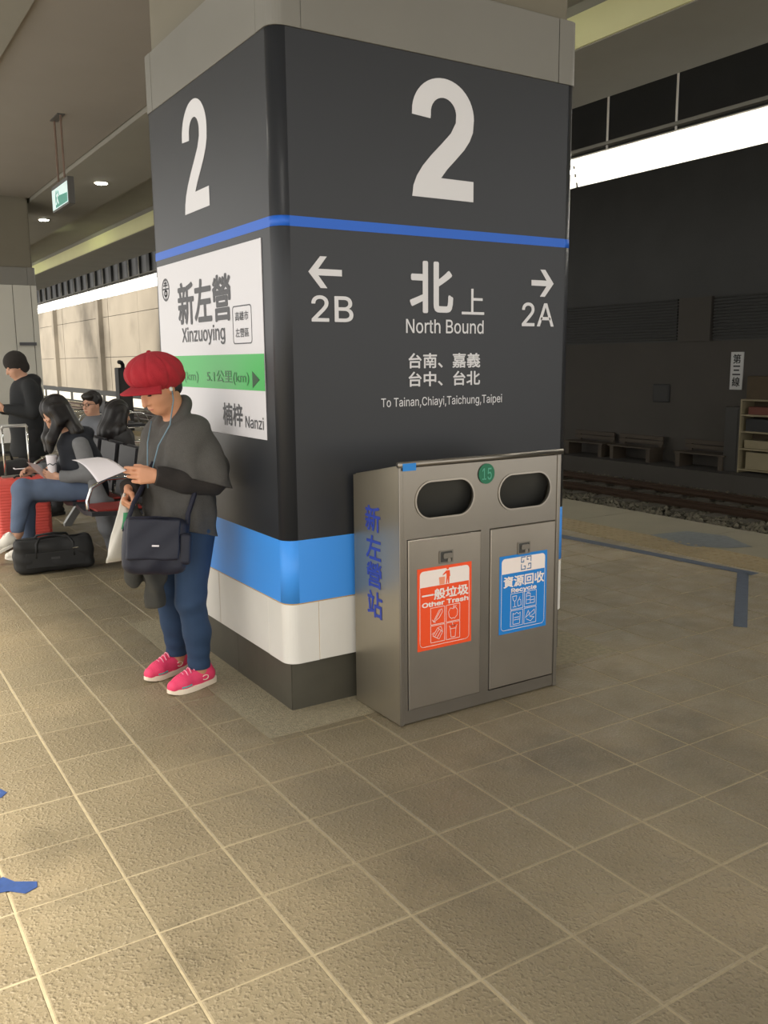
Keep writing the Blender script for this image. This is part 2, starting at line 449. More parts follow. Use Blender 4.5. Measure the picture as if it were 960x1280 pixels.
for r in rects[:300]:
    o = bpy.data.objects.new('floor_tile', tile_me); C.objects.link(o); o.parent = floor
    o.location = ((r[0]+r[1])/2, (r[2]+r[3])/2, random.uniform(-0.0012, 0.0006))
    o.scale = (r[1]-r[0]-2*J, r[3]-r[2]-2*J, 1)
    o.rotation_euler = (random.uniform(-.003, .003), random.uniform(-.003, .003), random.uniform(-.004, .004))
rest = MB()
for r in rects[300:]:
    cx, cy, sx, sy = (r[0]+r[1])/2, (r[2]+r[3])/2, r[1]-r[0]-2*J, r[3]-r[2]-2*J
    rest.add([(cx+v[0]*sx, cy+v[1]*sy, v[2]) for v in tmb.v], tmb.f)
o = rest.build('distant_floor_tiles', M_tile, floor, fix=False); tag(o, kind='stuff')

# tactile strip and coping by the platform edge
tac = MB().box((-0.2, -0.1495, -0.02), (0.2, 0.1495, 0.0))
for i in range(5):
    for j in range(4): tac.cyl((-0.16+0.08*i, -0.111+0.074*j), 0.02, 0.0, 0.005, 6, 0.012)
tac_me = tac.mesh('tactile_tile'); tac_me.materials.append(M_yellow)
for k in range(150):
    y = 1.2+0.305*k
    if y > 45: break
    o = bpy.data.objects.new('tactile_tile', tac_me); C.objects.link(o); o.parent = floor; o.location = (5.715, y, 0)
cop = MB().box((-0.417, -0.597, -0.05), (0.417, 0.597, 0.0)).mesh('coping_slab'); cop.materials.append(M_conc)
for k in range(45):
    y = 0.6+1.2*k
    o = bpy.data.objects.new('coping_slab', cop); C.objects.link(o); o.parent = floor; o.location = (6.335, y, 0)

# ceiling: centre strip between the pillars, a soffit either side, recess, edge beam
def struct(name, a, b, m, parent=None):
    o = MB().box(a, b).build(name, m, parent)
    if parent is None: tag(o, kind='structure')
    return o
YC = -2.6       # canopy cut short just behind the camera to let sky light reach the pillar
ceiling = struct('ceiling', (1.62, YC, 4.15), (3.18, Y1, 4.5), M_ceil)
struct('slab_over', (-2.0, YC, 4.5), (6.75, Y1, 4.62), M_beam, ceiling)
for nm, s in (('right', 1), ('left', -1)):
    X = lambda d: 2.4+s*d
    def bb(d0, d1, z0, z1, name, m):
        x0, x1 = sorted((X(d0), X(d1))); struct(name, (x0, YC, z0), (x1, Y1, z1), m, ceiling)
    bb(0.80, 1.90, 4.10, 4.5, 'soffit', M_soff)
    bb(1.90, 3.15, 4.36, 4.5, 'recess_panel', M_beam)
    bb(3.15, 4.35, 4.00, 4.5, 'edge_beam', M_beam)
    bb(3.13, 3.15, 4.01, 4.27, 'fascia_panel', M_fascia)
struct('beam_top', (6.55, Y0, 4.62), (6.75, 45.5, 7.6), M_dark, ceiling)
# roof over the far tracks and the far wall
struct('roof_slab', (6.75, Y0, 7.6), (16.0, 45.5, 7.8), M_dark, ceiling)
wall = struct('wall_far', (15.5, Y0, -1.08), (15.9, 90, 8.6), M_dark); tag(wall, 'dark far wall across the tracks')
def wpart(name, y0, y1, z0, z1, d, m): return struct(name, (15.5-d, y0, z0), (15.5, y1, z1), m, wall)
M_lowwall = mat('dull lower wall paint', '#4b4741', 0.85, var=0.15, vscale=1.2)
M_louv = mat('louvre slat', '#33332f', 0.7)
wpart('lower_wall_panel', -4, 30, -0.72, 1.83, 0.03, M_lowwall)
wpart('pilaster', 11.95, 12.75, 1.83, 2.72, 0.12, M_lowwall)
for y0, y1 in ((12.8, 18.5), (6.2, 11.9)):
    sl = MB().box((15.40, y0, 0), (15.47, y1, 0.03)).mesh('louvre_slat'); sl.materials.append(M_louv)
    for k in range(14):
        o = bpy.data.objects.new('louvre_slat', sl); C.objects.link(o); o.parent = wall; o.location = (0, 0, 1.87+0.062*k)
ledge = struct('trim_1', (14.6, Y0, -1.08), (15.5, 38, -0.72), M_lowwall); tag(ledge, 'low concrete ledge along the foot of the far wall')
# pale cast concrete panels further down the line, lit by the open sky
for a in range(9):
    for (z0, z1) in ((-1.0, 1.85), (1.88, 4.3), (4.33, 6.0)):
        wpart('concrete_panel', 38+6.0*a+0.03, 44+6.0*a-0.03, z0, z1, 0.05+0.01*(a % 2), M_paleconc)
wpart('added_shade_slab', 38, 90, 8.6, 8.72, 1.75, M_dark)  # unseen overhang added to keep the sun off the upper wall
wpart('dark_plinth', 38, 90, -1.08, -0.20, 0.42, M_darker)
M_dayspot = mat('painted daylight spot', '#d8d4c8', 0.7)  # pale colour stands in for bright daylight spots low along the track
for a in range(11): struct('daylight_spot_panel', (15.05, 44.4+4.2*a, -0.98), (15.079, 47.8+4.2*a, -0.50), M_dayspot, wall)
for a in range(5): wpart('concrete_rib', 45.0+12.5*a-0.3, 45.0+12.5*a+0.3, -1.0, 6.0, 0.35, M_paleconc)
wpart('upper_wall_panel', 37, 90, 6.02, 8.6, 0.12, M_darker)
for a in range(28): wpart('dark_rib', 38+1.8*a, 38.5+1.8*a, 6.05, 8.6, 0.25, mat('dark rib', '#1a1a19', .8))
bed = struct('trackbed', (6.75, Y0, -1.3), (15.5, 90, -1.08), M_bed); tag(bed, 'dark ballasted trackbed below the platform edge')
rail_me = MB()
rail_me.prism([(-0.03, 0.13), (-0.03, 0.10), (-0.01, 0.09), (-0.01, 0.03), (-0.06, 0.0), (0.06, 0.0), (0.01, 0.03), (0.01, 0.09), (0.03, 0.10), (0.03, 0.13)], Y0, 85, 'y')
rme = rail_me.mesh('rail'); rme.materials.append(M_rail)
sme = MB().box((-1.0, -0.12, -0.1), (1.0, 0.12, 0.02)).mesh('sleeper'); sme.materials.append(M_sleeper)
for cx, lb in ((8.6, 'near'), (12.7, 'far')):
    t = thing('railway_track', {'near': 'railway track hidden just below the platform edge', 'far': 'dark railway track in front of the far wall'}[lb], 'railway track', (cx, 0, -1.0))
    for s in (-1, 1):
        o = bpy.data.objects.new('rail', rme); C.objects.link(o); o.parent = t; o.location = (s*0.565, 0, 0.02)
    for k in range(70):
        o = bpy.data.objects.new('sleeper', sme); C.objects.link(o); o.parent = t; o.location = (0, 4+0.62*k, 0)
bal = MB()
def rock(x, y, z, r):
    v = [(x+r*random.uniform(.7, 1.2), y, z), (x-r*random.uniform(.7, 1.2), y, z), (x, y+r*random.uniform(.7, 1.2), z), (x, y-r*random.uniform(.7, 1.2), z), (x, y, z+r*random.uniform(.4, .9)), (x, y, z-r)]
    bal.add(v, [(0, 2, 4), (2, 1, 4), (1, 3, 4), (3, 0, 4), (2, 0, 5), (1, 2, 5), (3, 1, 5), (0, 3, 5)])
for k in range(9000):
    x, y = random.uniform(10.9, 14.5), random.uniform(6, 19)
    rock(x, y, -1.05+0.05*math.exp(-((x-11.6)/.6)**2), random.uniform(.025, .06))
for k in range(5000):
    rock(random.uniform(11.0, 14.5), random.uniform(36, 75), -1.05, random.uniform(.05, .12))
tag(bal.build('ballast', M_ballast, None, fix=False), 'grey crushed stone ballast along the far track', 'ballast', kind='stuff')

# floor tape
def tape(name, pts, label, m=M_tape):
    mb = MB().prism(pts, 0.0016, 0.0026)
    return tag(mb.build(name, m), label, 'tape')
def strip(p, q, wd):
    p, q = Vector(p), Vector(q); d = (q-p).normalized(); nn = Vector((-d.y, d.x))*wd/2
    return [tuple(p+nn), tuple(p-nn), tuple(q-nn), tuple(q+nn)]
tp = thing('floor_tape', 'long worn blue tape line with a bent end beside the yellow tactile strip', 'tape', (5.3, 4.5, 0))
for a, b, wd in (((5.41, 3.72), (5.30, 5.0), .10), ((5.30, 5.0), (5.18, 6.4), .10), ((5.18, 6.4), (5.1, 8.0), .1), ((5.37, 3.79), (4.255, 3.0), .075)):
    MB().prism(strip(a, b, wd), 0.0016, 0.0028).build('tape_strip', M_tape, tp)
M_tape2 = mat('worn grey blue floor mark', '#565b5e', 0.7, var=0.4, vscale=20)
tape('floor_mark', [(5.92, 5.10), (6.30, 5.03), (6.40, 4.7), (6.19, 4.30), (6.0, 4.38), (5.80, 4.60)], 'worn grey blue diamond shaped mark near the platform edge', M_tape2)
M_scrap = mat('blue tape scrap', '#2c4579', 0.6, var=0.4, vscale=60)
tape('floor_tape', [(0.26, 2.62), (0.32, 2.645), (0.345, 2.60), (0.40, 2.565), (0.395, 2.535), (0.36, 2.52), (0.32, 2.56), (0.27, 2.57)], 'torn blue tape scrap on the floor at lower left', M_scrap)
tape('floor_tape', [(0.37, 3.25), (0.41, 3.24), (0.425, 3.20), (0.40, 3.17), (0.36, 3.19)], 'small blue tape scrap at the left edge below the duffel bag', M_scrap)
# ================================================================ pillars
M_wrap = mat('charcoal vinyl wrap', '#292b2f', 0.40, var=0.04, vscale=3, spec=0.4)
M_stripe = mat('blue vinyl', '#1f5fc4', 0.45, spec=0.4)
M_band = mat('bright blue vinyl', '#459bf7', 0.42, spec=0.4)
M_glaze = mat('pale glazed tile', '#e2dfd8', 0.35, var=0.05, vscale=6)
M_collar = mat('grey green tile', '#716f68', 0.45, var=0.06, vscale=4)
M_caulk = mat('stained caulk', '#c2a271', 0.8, var=0.3, vscale=20)
M_base = mat('dark stone base', '#4c493f', 0.45, var=0.2, vscale=9)
M_pconc = mat('pillar concrete', '#6f6a5c', 0.85, var=0.1, vscale=2)
M_white = mat('white print', '#d3d2d4', 0.5)
M_board = mat('white sign vinyl', '#d3d2d6', 0.45)
M_ink = mat('dark grey print', '#4a4b4f', 0.55)
M_green = mat('green sign band', '#3fae55', 0.45)
M_dkgreen = mat('dark green print', '#2d6f3d', 0.5)

def corner_slab(mb, c, dx, dy, lx, ly, r, th, z0, z1, seg=8):
    """rounded corner tile: outer face of the corner at c, legs lx, ly running along dx (x) and dy (y)"""
    outer = [(c[0]+dx*lx, c[1])]; inner = [(c[0]+dx*lx, c[1]+dy*th)]
    for i in range(seg+1):
        a = PI/2*i/seg; outer.append((c[0]+dx*(r-r*math.sin(a)), c[1]+dy*(r-r*math.cos(a))))
        inner.append((c[0]+dx*(r-(r-th)*math.sin(a)), c[1]+dy*(r-(r-th)*math.cos(a))))
    outer.append((c[0], c[1]+dy*ly)); inner.append((c[0]+dx*th, c[1]+dy*ly))
    n = len(outer); v = []
    for z in (z0, z1): v += [(*p, z) for p in outer] + [(*p, z) for p in inner]
    f = []
    for i in range(n-1):
        f += [(i, i+1, 2*n+i+1, 2*n+i), (n+i+1, n+i, 3*n+i, 3*n+i+1), (2*n+i, 2*n+i+1, 3*n+i+1, 3*n+i), (i+1, i, n+i, n+i+1)]
    f += [(0, 2*n, 3*n, n), (n-1, 2*n-1, 4*n-1, 3*n-1)]
    mb.add(v, f)
def course(root, x0, x1, y0, y1, z0, z1, m, name, lx, ly, gap=0.006, r=0.06, th=0.02, step=0.6):
    for cx, cy, dx, dy in ((x0, y0, 1, 1), (x1, y0, -1, 1), (x0, y1, 1, -1), (x1, y1, -1, -1)):
        mb = MB(); corner_slab(mb, (cx, cy), dx, dy, lx, ly, r, th, z0, z1); mb.build(name, m, root)
    def run(a, b):
        n = max(1, round((b-a)/step)); return [(a+(b-a)*i/n+gap/2, a+(b-a)*(i+1)/n-gap/2) for i in range(n)]
    for a, b in run(x0+lx, x1-lx):
        MB().box((a, y0, z0), (b, y0+th, z1)).build(name, m, root, bevel=0.002, segs=1)
        MB().box((a, y1-th, z0), (b, y1, z1)).build(name, m, root, bevel=0.002, segs=1)
    for a, b in run(y0+ly, y1-ly):
        MB().box((x0, a, z0), (x0+th, b, z1)).build(name, m, root, bevel=0.002, segs=1)
        MB().box((x1-th, a, z0), (x1, b, z1)).build(name, m, root, bevel=0.002, segs=1)
def pillar(y0, label, wrapped):
    x0, x1, y1 = 1.585, 3.185, y0+1.53
    t = thing('station_pillar', label, 'pillar', ((x0+x1)/2, (y0+y1)/2, 0))
    MB().prism(rrect(x0+.02, x1-.02, y0+.02, y1-.02, .05), 0.484, 3.05).build('core', M_pconc, t)
    MB().prism(rrect(x0+.0025, x1-.0025, y0+.0025, y1-.0025, .0575, 8), 0.216, 0.482).build('caulk', M_caulk, t)
    # dark stone base: four slabs butting at the corners
    b0, b1, c0, c1 = x0+.022, x1-.022, y0+.022, y1-.022
    for a, b in (((b0+.004, c0), (b1-.004, c0+.03)), ((b0+.004, c1-.03), (b1-.004, c1))):
        MB().box((*a, 0), (*b, .212)).build('base_slab', M_base, t)
    ym = (c0+c1)/2-.16
    for xx in (b0, b1-.03):
        MB().box((xx, c0+.004, 0), (xx+.03, ym-.001, .212)).build('base_slab', M_base, t)
        MB().box((xx, ym+.001, 0), (xx+.03, c1-.004, .212)).build('base_slab', M_base, t)
    course(t, x0, x1, y0, y1, 0.214, 0.476, M_glaze, 'glazed_tile', 0.15, 0.19)
    course(t, x0-.004, x1+.004, y0-.004, y1+.004, 2.77, 3.048, M_collar, 'collar_tile', 0.13, 0.13, step=1.4)
    MB().prism(rrect(x0+.03, x1-.03, y0+.03, y1-.03, .04), 3.05, 4.15).build('concrete_head', M_pconc, t)
    return t, x0, x1, y0, y1
P1, px0, px1, py0, py1 = pillar(3.29, 'large square pillar wrapped in charcoal with white platform number 2 and blue bands', True)
def ring(name, m, z0, z1, d): return MB().prism(rrect(px0-d, px1+d, py0-d, py1+d, .06, 8), z0, z1).build(name, m, P1, smooth=False)
wr = ring('vinyl_wrap', M_wrap, 0.755, 2.768, 0.0); ring('blue_band', M_band, 0.482, 0.755, 0.0003); ring('blue_stripe', M_stripe, 2.031, 2.071, 0.001)
for o in P1.children:
    if o.name.startswith(('vinyl', 'blue')):
        for p in o.data.polygons: p.use_smooth = abs(p.normal.z) < .5 and max(abs(p.normal.x), abs(p.normal.y)) < 0.9999
P2, *_ = pillar(15.70, 'next pillar along the platform, pale grey, behind the standing person in black', False)
M_pale = mat('pale pillar panel', '#b9b7ad', 0.5, var=0.05, vscale=2)
for xa, xb in ((1.585, 2.21), (2.22, 2.81), (2.82, 3.09), (3.10, 3.185)):
    MB().box((xa, 15.70, .482), (xb, 15.72, 2.766)).build('cladding_panel', M_pale, P2)
MB().box((1.585, 15.721, .482), (1.60, 17.23, 2.766)).build('cladding_panel', M_pale, P2)
MB().box((3.17, 15.721, .482), (3.185, 17.23, 2.766)).build('cladding_panel', M_pale, P2)
MB().box((2.86, 15.66, 1.80), (3.12, 15.70, 1.85)).build('bracket', M_ink, P2)

# ---- print on the pillar's front
FR = Plane((0, py0, 0), (1, 0, 0), (0, 0, 1))          # u = x, v = z
LF = Plane((px0, 0, 0), (0, -1, 0), (0, 0, 1))         # u = -y, v = z
def big2(pl, u0, u1, v0, v1, m, parent, w):
    """bold grotesque figure two drawn as one outline"""
    W = 1.0; H = 1.52
    out = arc(0.5, 1.06, 0.5, 0.46, 180, 0, 24)
    pts = [(0.0, 1.02)] + out[1:] 
    pts += [(0.985, 0.90), (0.93, 0.78), (0.84, 0.66), (0.70, 0.52), (0.56, 0.385), (0.46, 0.265), (1.0, 0.265), (1.0, 0.0), (0.0, 0.0)]
    pts += [(0.02, 0.14), (0.075, 0.265), (0.17, 0.40), (0.31, 0.55), (0.47, 0.70), (0.62, 0.85), (0.70, 0.99), (0.705, 1.09)]
    pts += arc(0.5, 1.08, 0.205, 0.20, 10, 172, 14)
    pts += [(0.295, 1.04), (0.29, 1.0)]
    q = [(u0+(u1-u0)*x/W, v0+(v1-v0)*y/H) for x, y in pts]
    return shape('platform_number', pl, [q], m, parent, 0.001, w)
big2(FR, 2.232, 2.562, 2.195, 2.690, M_white, P1, 0.0008)
big2(LF, -4.290, -3.972, 2.203, 2.693, M_white, P1, 0.0008)
def arrow(u0, u1, v, hh, sgn, st=0.026):
    k = 1 if sgn < 0 else -1; tip = u0 if sgn < 0 else u1; tail = u1 if sgn < 0 else u0; a = hh
    d = st*0.72
    pts = [(tip, v), (tip+k*(a-d*.4), v+a), (tip+k*(a+st*.9), v+a), (tip+k*(st*1.75), v+st/2), (tail, v+st/2), (tail, v-st/2), (tip+k*(st*1.75), v-st/2), (tip+k*(a+st*.9), v-a), (tip+k*(a-d*.4), v-a)]
    return shape('arrow', FR, [pts], M_white, P1, 0.001, 0.0008)
arrow(1.722, 1.878, 1.858, 0.063, -1); arrow(2.915, 3.056, 1.858, 0.063, 1)
W1 = 0.0008
text('2B', FR, (1.732, 1.930, 1.660, 1.766), M_white, P1, W1, bold=0.008)
text('2A', FR, (2.858, 3.062, 1.655, 1.766), M_white, P1, W1, bold=0.008)
text('北', FR, (2.216, 2.452, 1.705, 1.928), M_white, P1, W1, bold=0.022)
text('上', FR, (2.500, 2.630, 1.703, 1.818), M_white, P1, W1, bold=0.008)
text('North Bound', FR, (2.196, 2.627, 1.617, 1.678), M_white, P1, W1, bold=0.006)
text('台南、嘉義', FR, (2.208, 2.609, 1.464, 1.531), M_white, P1, W1, bold=0.02)
text('台中、台北', FR, (2.208, 2.609, 1.384, 1.450), M_white, P1, W1, bold=0.02)
text('To Tainan,Chiayi,Taichung,Taipei', FR, (2.064, 2.742, 1.288, 1.338), M_white, P1, W1, bold=0.003)
# faint joint lines of the vinyl sheets
# ---- station name board on the left side
sb = MB().box((px0-.004, 3.432, 1.172), (px0-.0002, 4.745, 1.998)).build('station_name_board', M_board, P1, bevel=0.001, segs=1)
LB = Plane((px0-.004, 0, 0), (0, -1, 0), (0, 0, 1)); WB = 0.0004
MB().box((px0-.0048, 3.432, 1.378), (px0-.004, 4.745, 1.533)).build('green_band', M_green, sb)
LG = Plane((px0-.0048, 0, 0), (0, -1, 0), (0, 0, 1))
text('新左營', LB, (-4.445, -3.760, 1.682, 1.892), M_ink, sb, WB, bold=0.025)
text('Xinzuoying', LB, (-4.405, -3.842, 1.580, 1.672), M_ink, sb, WB, bold=0.012)
rb = rrect(-3.750, -3.545, 1.577, 1.742, 0.018); ri = rrect(-3.745, -3.550, 1.582, 1.737, 0.014)
shape('district_frame', LB, [rb, ri], M_ink, sb, 0.0006, WB)
text('高雄市', LB, (-3.720, -3.577, 1.677, 1.716), M_ink, sb, WB, bold=0.01)
text('左營區', LB, (-3.720, -3.577, 1.606, 1.645), M_ink, sb, WB, bold=0.01)
text('5.1公里(km)', LG, (-4.085, -3.592, 1.398, 1.462), M_dkgreen, sb, WB, bold=0.004)
text('公里(km)', LG, (-4.62, -4.20, 1.398, 1.462), M_dkgreen, sb, WB, bold=0.0)
shape('arrow', LG, [[(-3.556, 1.388), (-3.482, 1.424), (-3.556, 1.460)]], mat('deep green print', '#1d4a2a', 0.5), sb, 0.0006, WB)
text('楠梓', LB, (-3.905, -3.675, 1.212, 1.316), M_ink, sb, WB, bold=0.02)
text('Nanzi', LB, (-3.648, -3.455, 1.213, 1.266), M_ink, sb, WB, bold=0.008)
# railway emblem: ring with a stylised T bar crossing
cx, cz, R = -4.622, 1.873, 0.058
shape('emblem', LB, [arc(cx, cz, R, R, 0, 354, 40), arc(cx, cz, R*.82, R*.82, 0, 354, 40)], M_ink, sb, 0.0006, WB)
strokes('emblem', LB, [[(cx-.045, cz+.004), (cx+.045, cz+.004)], [(cx-.03, cz+.022), (cx+.03, cz+.022)], [(cx, cz+.045), (cx, cz-.045)], [(cx-.02, cz+.034), (cx+.02, cz+.034)], arc(cx, cz-.018, .022, .014, 0, 360)], 0.009, M_ink, sb, WB+.0005)

# ================================================================ litter bin
def brushed():
    m = mat('brushed stainless steel', '#8d8880', 0.32, metal=0.85, var=0.12, vscale=3, stretch=(1, 1, 0.25)); return m
M_steel = brushed()
M_steel2 = mat('brushed door steel', '#a29c93', 0.30, metal=0.85, var=0.14, vscale=4)
M_steelside = mat('dull side steel', '#a59d8c', 0.36, metal=0.8, var=0.12, vscale=3)
M_hole = mat('dark bin flap', '#4a4a47', 0.45, metal=0.5)
M_or = mat('orange sticker', '#f4511e', 0.45)
M_bl = mat('blue sticker', '#127fd0', 0.45)
M_wh = mat('sticker white', '#f2e6df', 0.45)
M_scr = mat('blue painted lettering', '#2a3f9e', 0.6, var=0.2, vscale=30)
bx0, bx1, by0, by1 = 1.902, 2.765, 2.905, 3.262
bin_ = thing('litter_bin', 'stainless steel two-door litter bin with orange and blue stickers against the pillar', 'litter bin', ((bx0+bx1)/2, (by0+by1)/2, 0))
side = [(by0, 0.005), (by1, 0.005), (by1, 1.02), (by0+.012, 1.085), (by0, 1.085)]
for xa in (bx0, bx1-.012):
    MB().prism(side, xa, xa+.012, 'x').build('side_panel', M_steelside, bin_)
MB().add([(bx0+.013, by0+.02, 1.088), (bx1-.013, by0+.02, 1.088), (bx1-.013, by1, 1.024), (bx0+.013, by1, 1.024), (bx0+.013, by0+.02, 1.078), (bx1-.013, by0+.02, 1.078), (bx1-.013, by1, 1.014), (bx0+.013, by1, 1.014)],
         [(0, 1, 2, 3), (7, 6, 5, 4), (0, 4, 5, 1), (1, 5, 6, 2), (2, 6, 7, 3), (3, 7, 4, 0)]).build('lid', M_steelside, bin_)
MB().box((bx0+.013, by1-.01, .005), (bx1-.013, by1, 1.01)).build('back_panel', M_steelside, bin_)
MB().box((bx0+.013, by0+.03, .03), (bx1-.013, by1-.012, .04)).build('bottom_panel', M_steelside, bin_)
BF = Plane((0, by0+.006, 0), (1, 0, 0), (0, 0, 1))
o1, o2 = (2.130, 0.940), (2.560, 0.936)
panel = [(bx0+.013, .006), (bx1-.013, .006), (bx1-.013, 1.078), (bx0+.013, 1.078)]
holes = [stadium(*o1, .292, .150), stadium(*o2, .292, .150), [(1.940, .062), (1.940, .787), (2.318, .787), (2.318, .062)], [(2.366, .058), (2.366, .787), (2.742, .787), (2.742, .058)]]
shape('front_panel', BF, [panel]+holes, M_steel, bin_, 0.010, -0.006)
for cx, cz in (o1, o2):
    rim = shape('opening_rim', BF, [stadium(cx, cz, .302, .160), stadium(cx, cz, .288, .146)], M_steel2, bin_, 0.004, 0.004)
    MB().add([(cx-.17, by0+.016, cz+.10), (cx+.17, by0+.016, cz+.10), (cx+.17, by0+.085, cz-.10), (cx-.17, by0+.085, cz-.10)], [(0, 1, 2, 3)]).build('flap', M_hole, bin_, solid=0.003)
for (a, b), lt in (((1.943, 2.315), (2.130, .697)), ((2.369, 2.739), (2.553, .683))):
    dr = MB().box((a, by0-.004, .064), (b, by0+.012, .784)).build('door', M_steel2, bin_, bevel=0.003, segs=1)
    DP = Plane((0, by0-.004, 0), (1, 0, 0), (0, 0, 1)); u, v = lt
    fr_ = shape('latch_plate', DP, [rrect(u-.036, u+.036, v-.028, v+.028, .005), rrect(u-.030, u+.030, v-.022, v+.022, .004)], M_steel, dr, 0.004, 0)
    shape('latch_plate', DP, [rrect(u-.030, u+.030, v-.022, v+.022, .004)], M_hole, dr, 0.001, 0)
    shape('latch', DP, [rrect(u-.016, u+.030, v-.008, v+.014, .007)], M_steel, dr, 0.005, 0.001)
    shape('lock', DP, [arc(u+.014, v-.016, .009, .009, 0, 350, 14)], M_steel2, dr, 0.004, 0.001)
MB().tube([(bx0-.002, by0+.004, 1.092), (bx1+.012, by0+.004, 1.092)], 0.0125, 12).build('top_bar', M_steel, bin_, smooth=True)
for xa in (bx0-.001, bx1-.018): MB().box((xa, by0-.004, .003), (xa+.019, by0+.004, 1.082)).build('corner_trim', M_steel, bin_, bevel=0.002, segs=1)
MB().box((bx0+.012, by0-.0115, 1.068), (bx0+.075, by0-.0095, 1.098)).build('blue_tape', M_bl, bin_)
GP = Plane((0, by0-.002, 0), (1, 0, 0), (0, 0, 1))
gd = shape('number_sticker', GP, [arc(2.343, 1.026, .043, .043, 0, 354, 36)], mat('dark green sticker', '#116a4a', 0.5), bin_, 0.0006, 0)
text('15', GP, (2.318, 2.369, 1.000, 1.050), mat('pale green print', '#4f9f84', 0.5), gd, 0.0008, bold=0.005)
SP = Plane((bx0, 0, 0), (0, -1, 0), (0, 0, 1))
for ch, va, vb in (('新', .795, .905), ('左', .675, .780), ('營', .555, .665), ('站', .425, .540)):
    text(ch, SP, (-3.165+.035*(.905-vb)*.8, -3.045+.035*(.905-vb)*.8, va, vb), M_scr, bin_, 0.0006, bold=0.02)

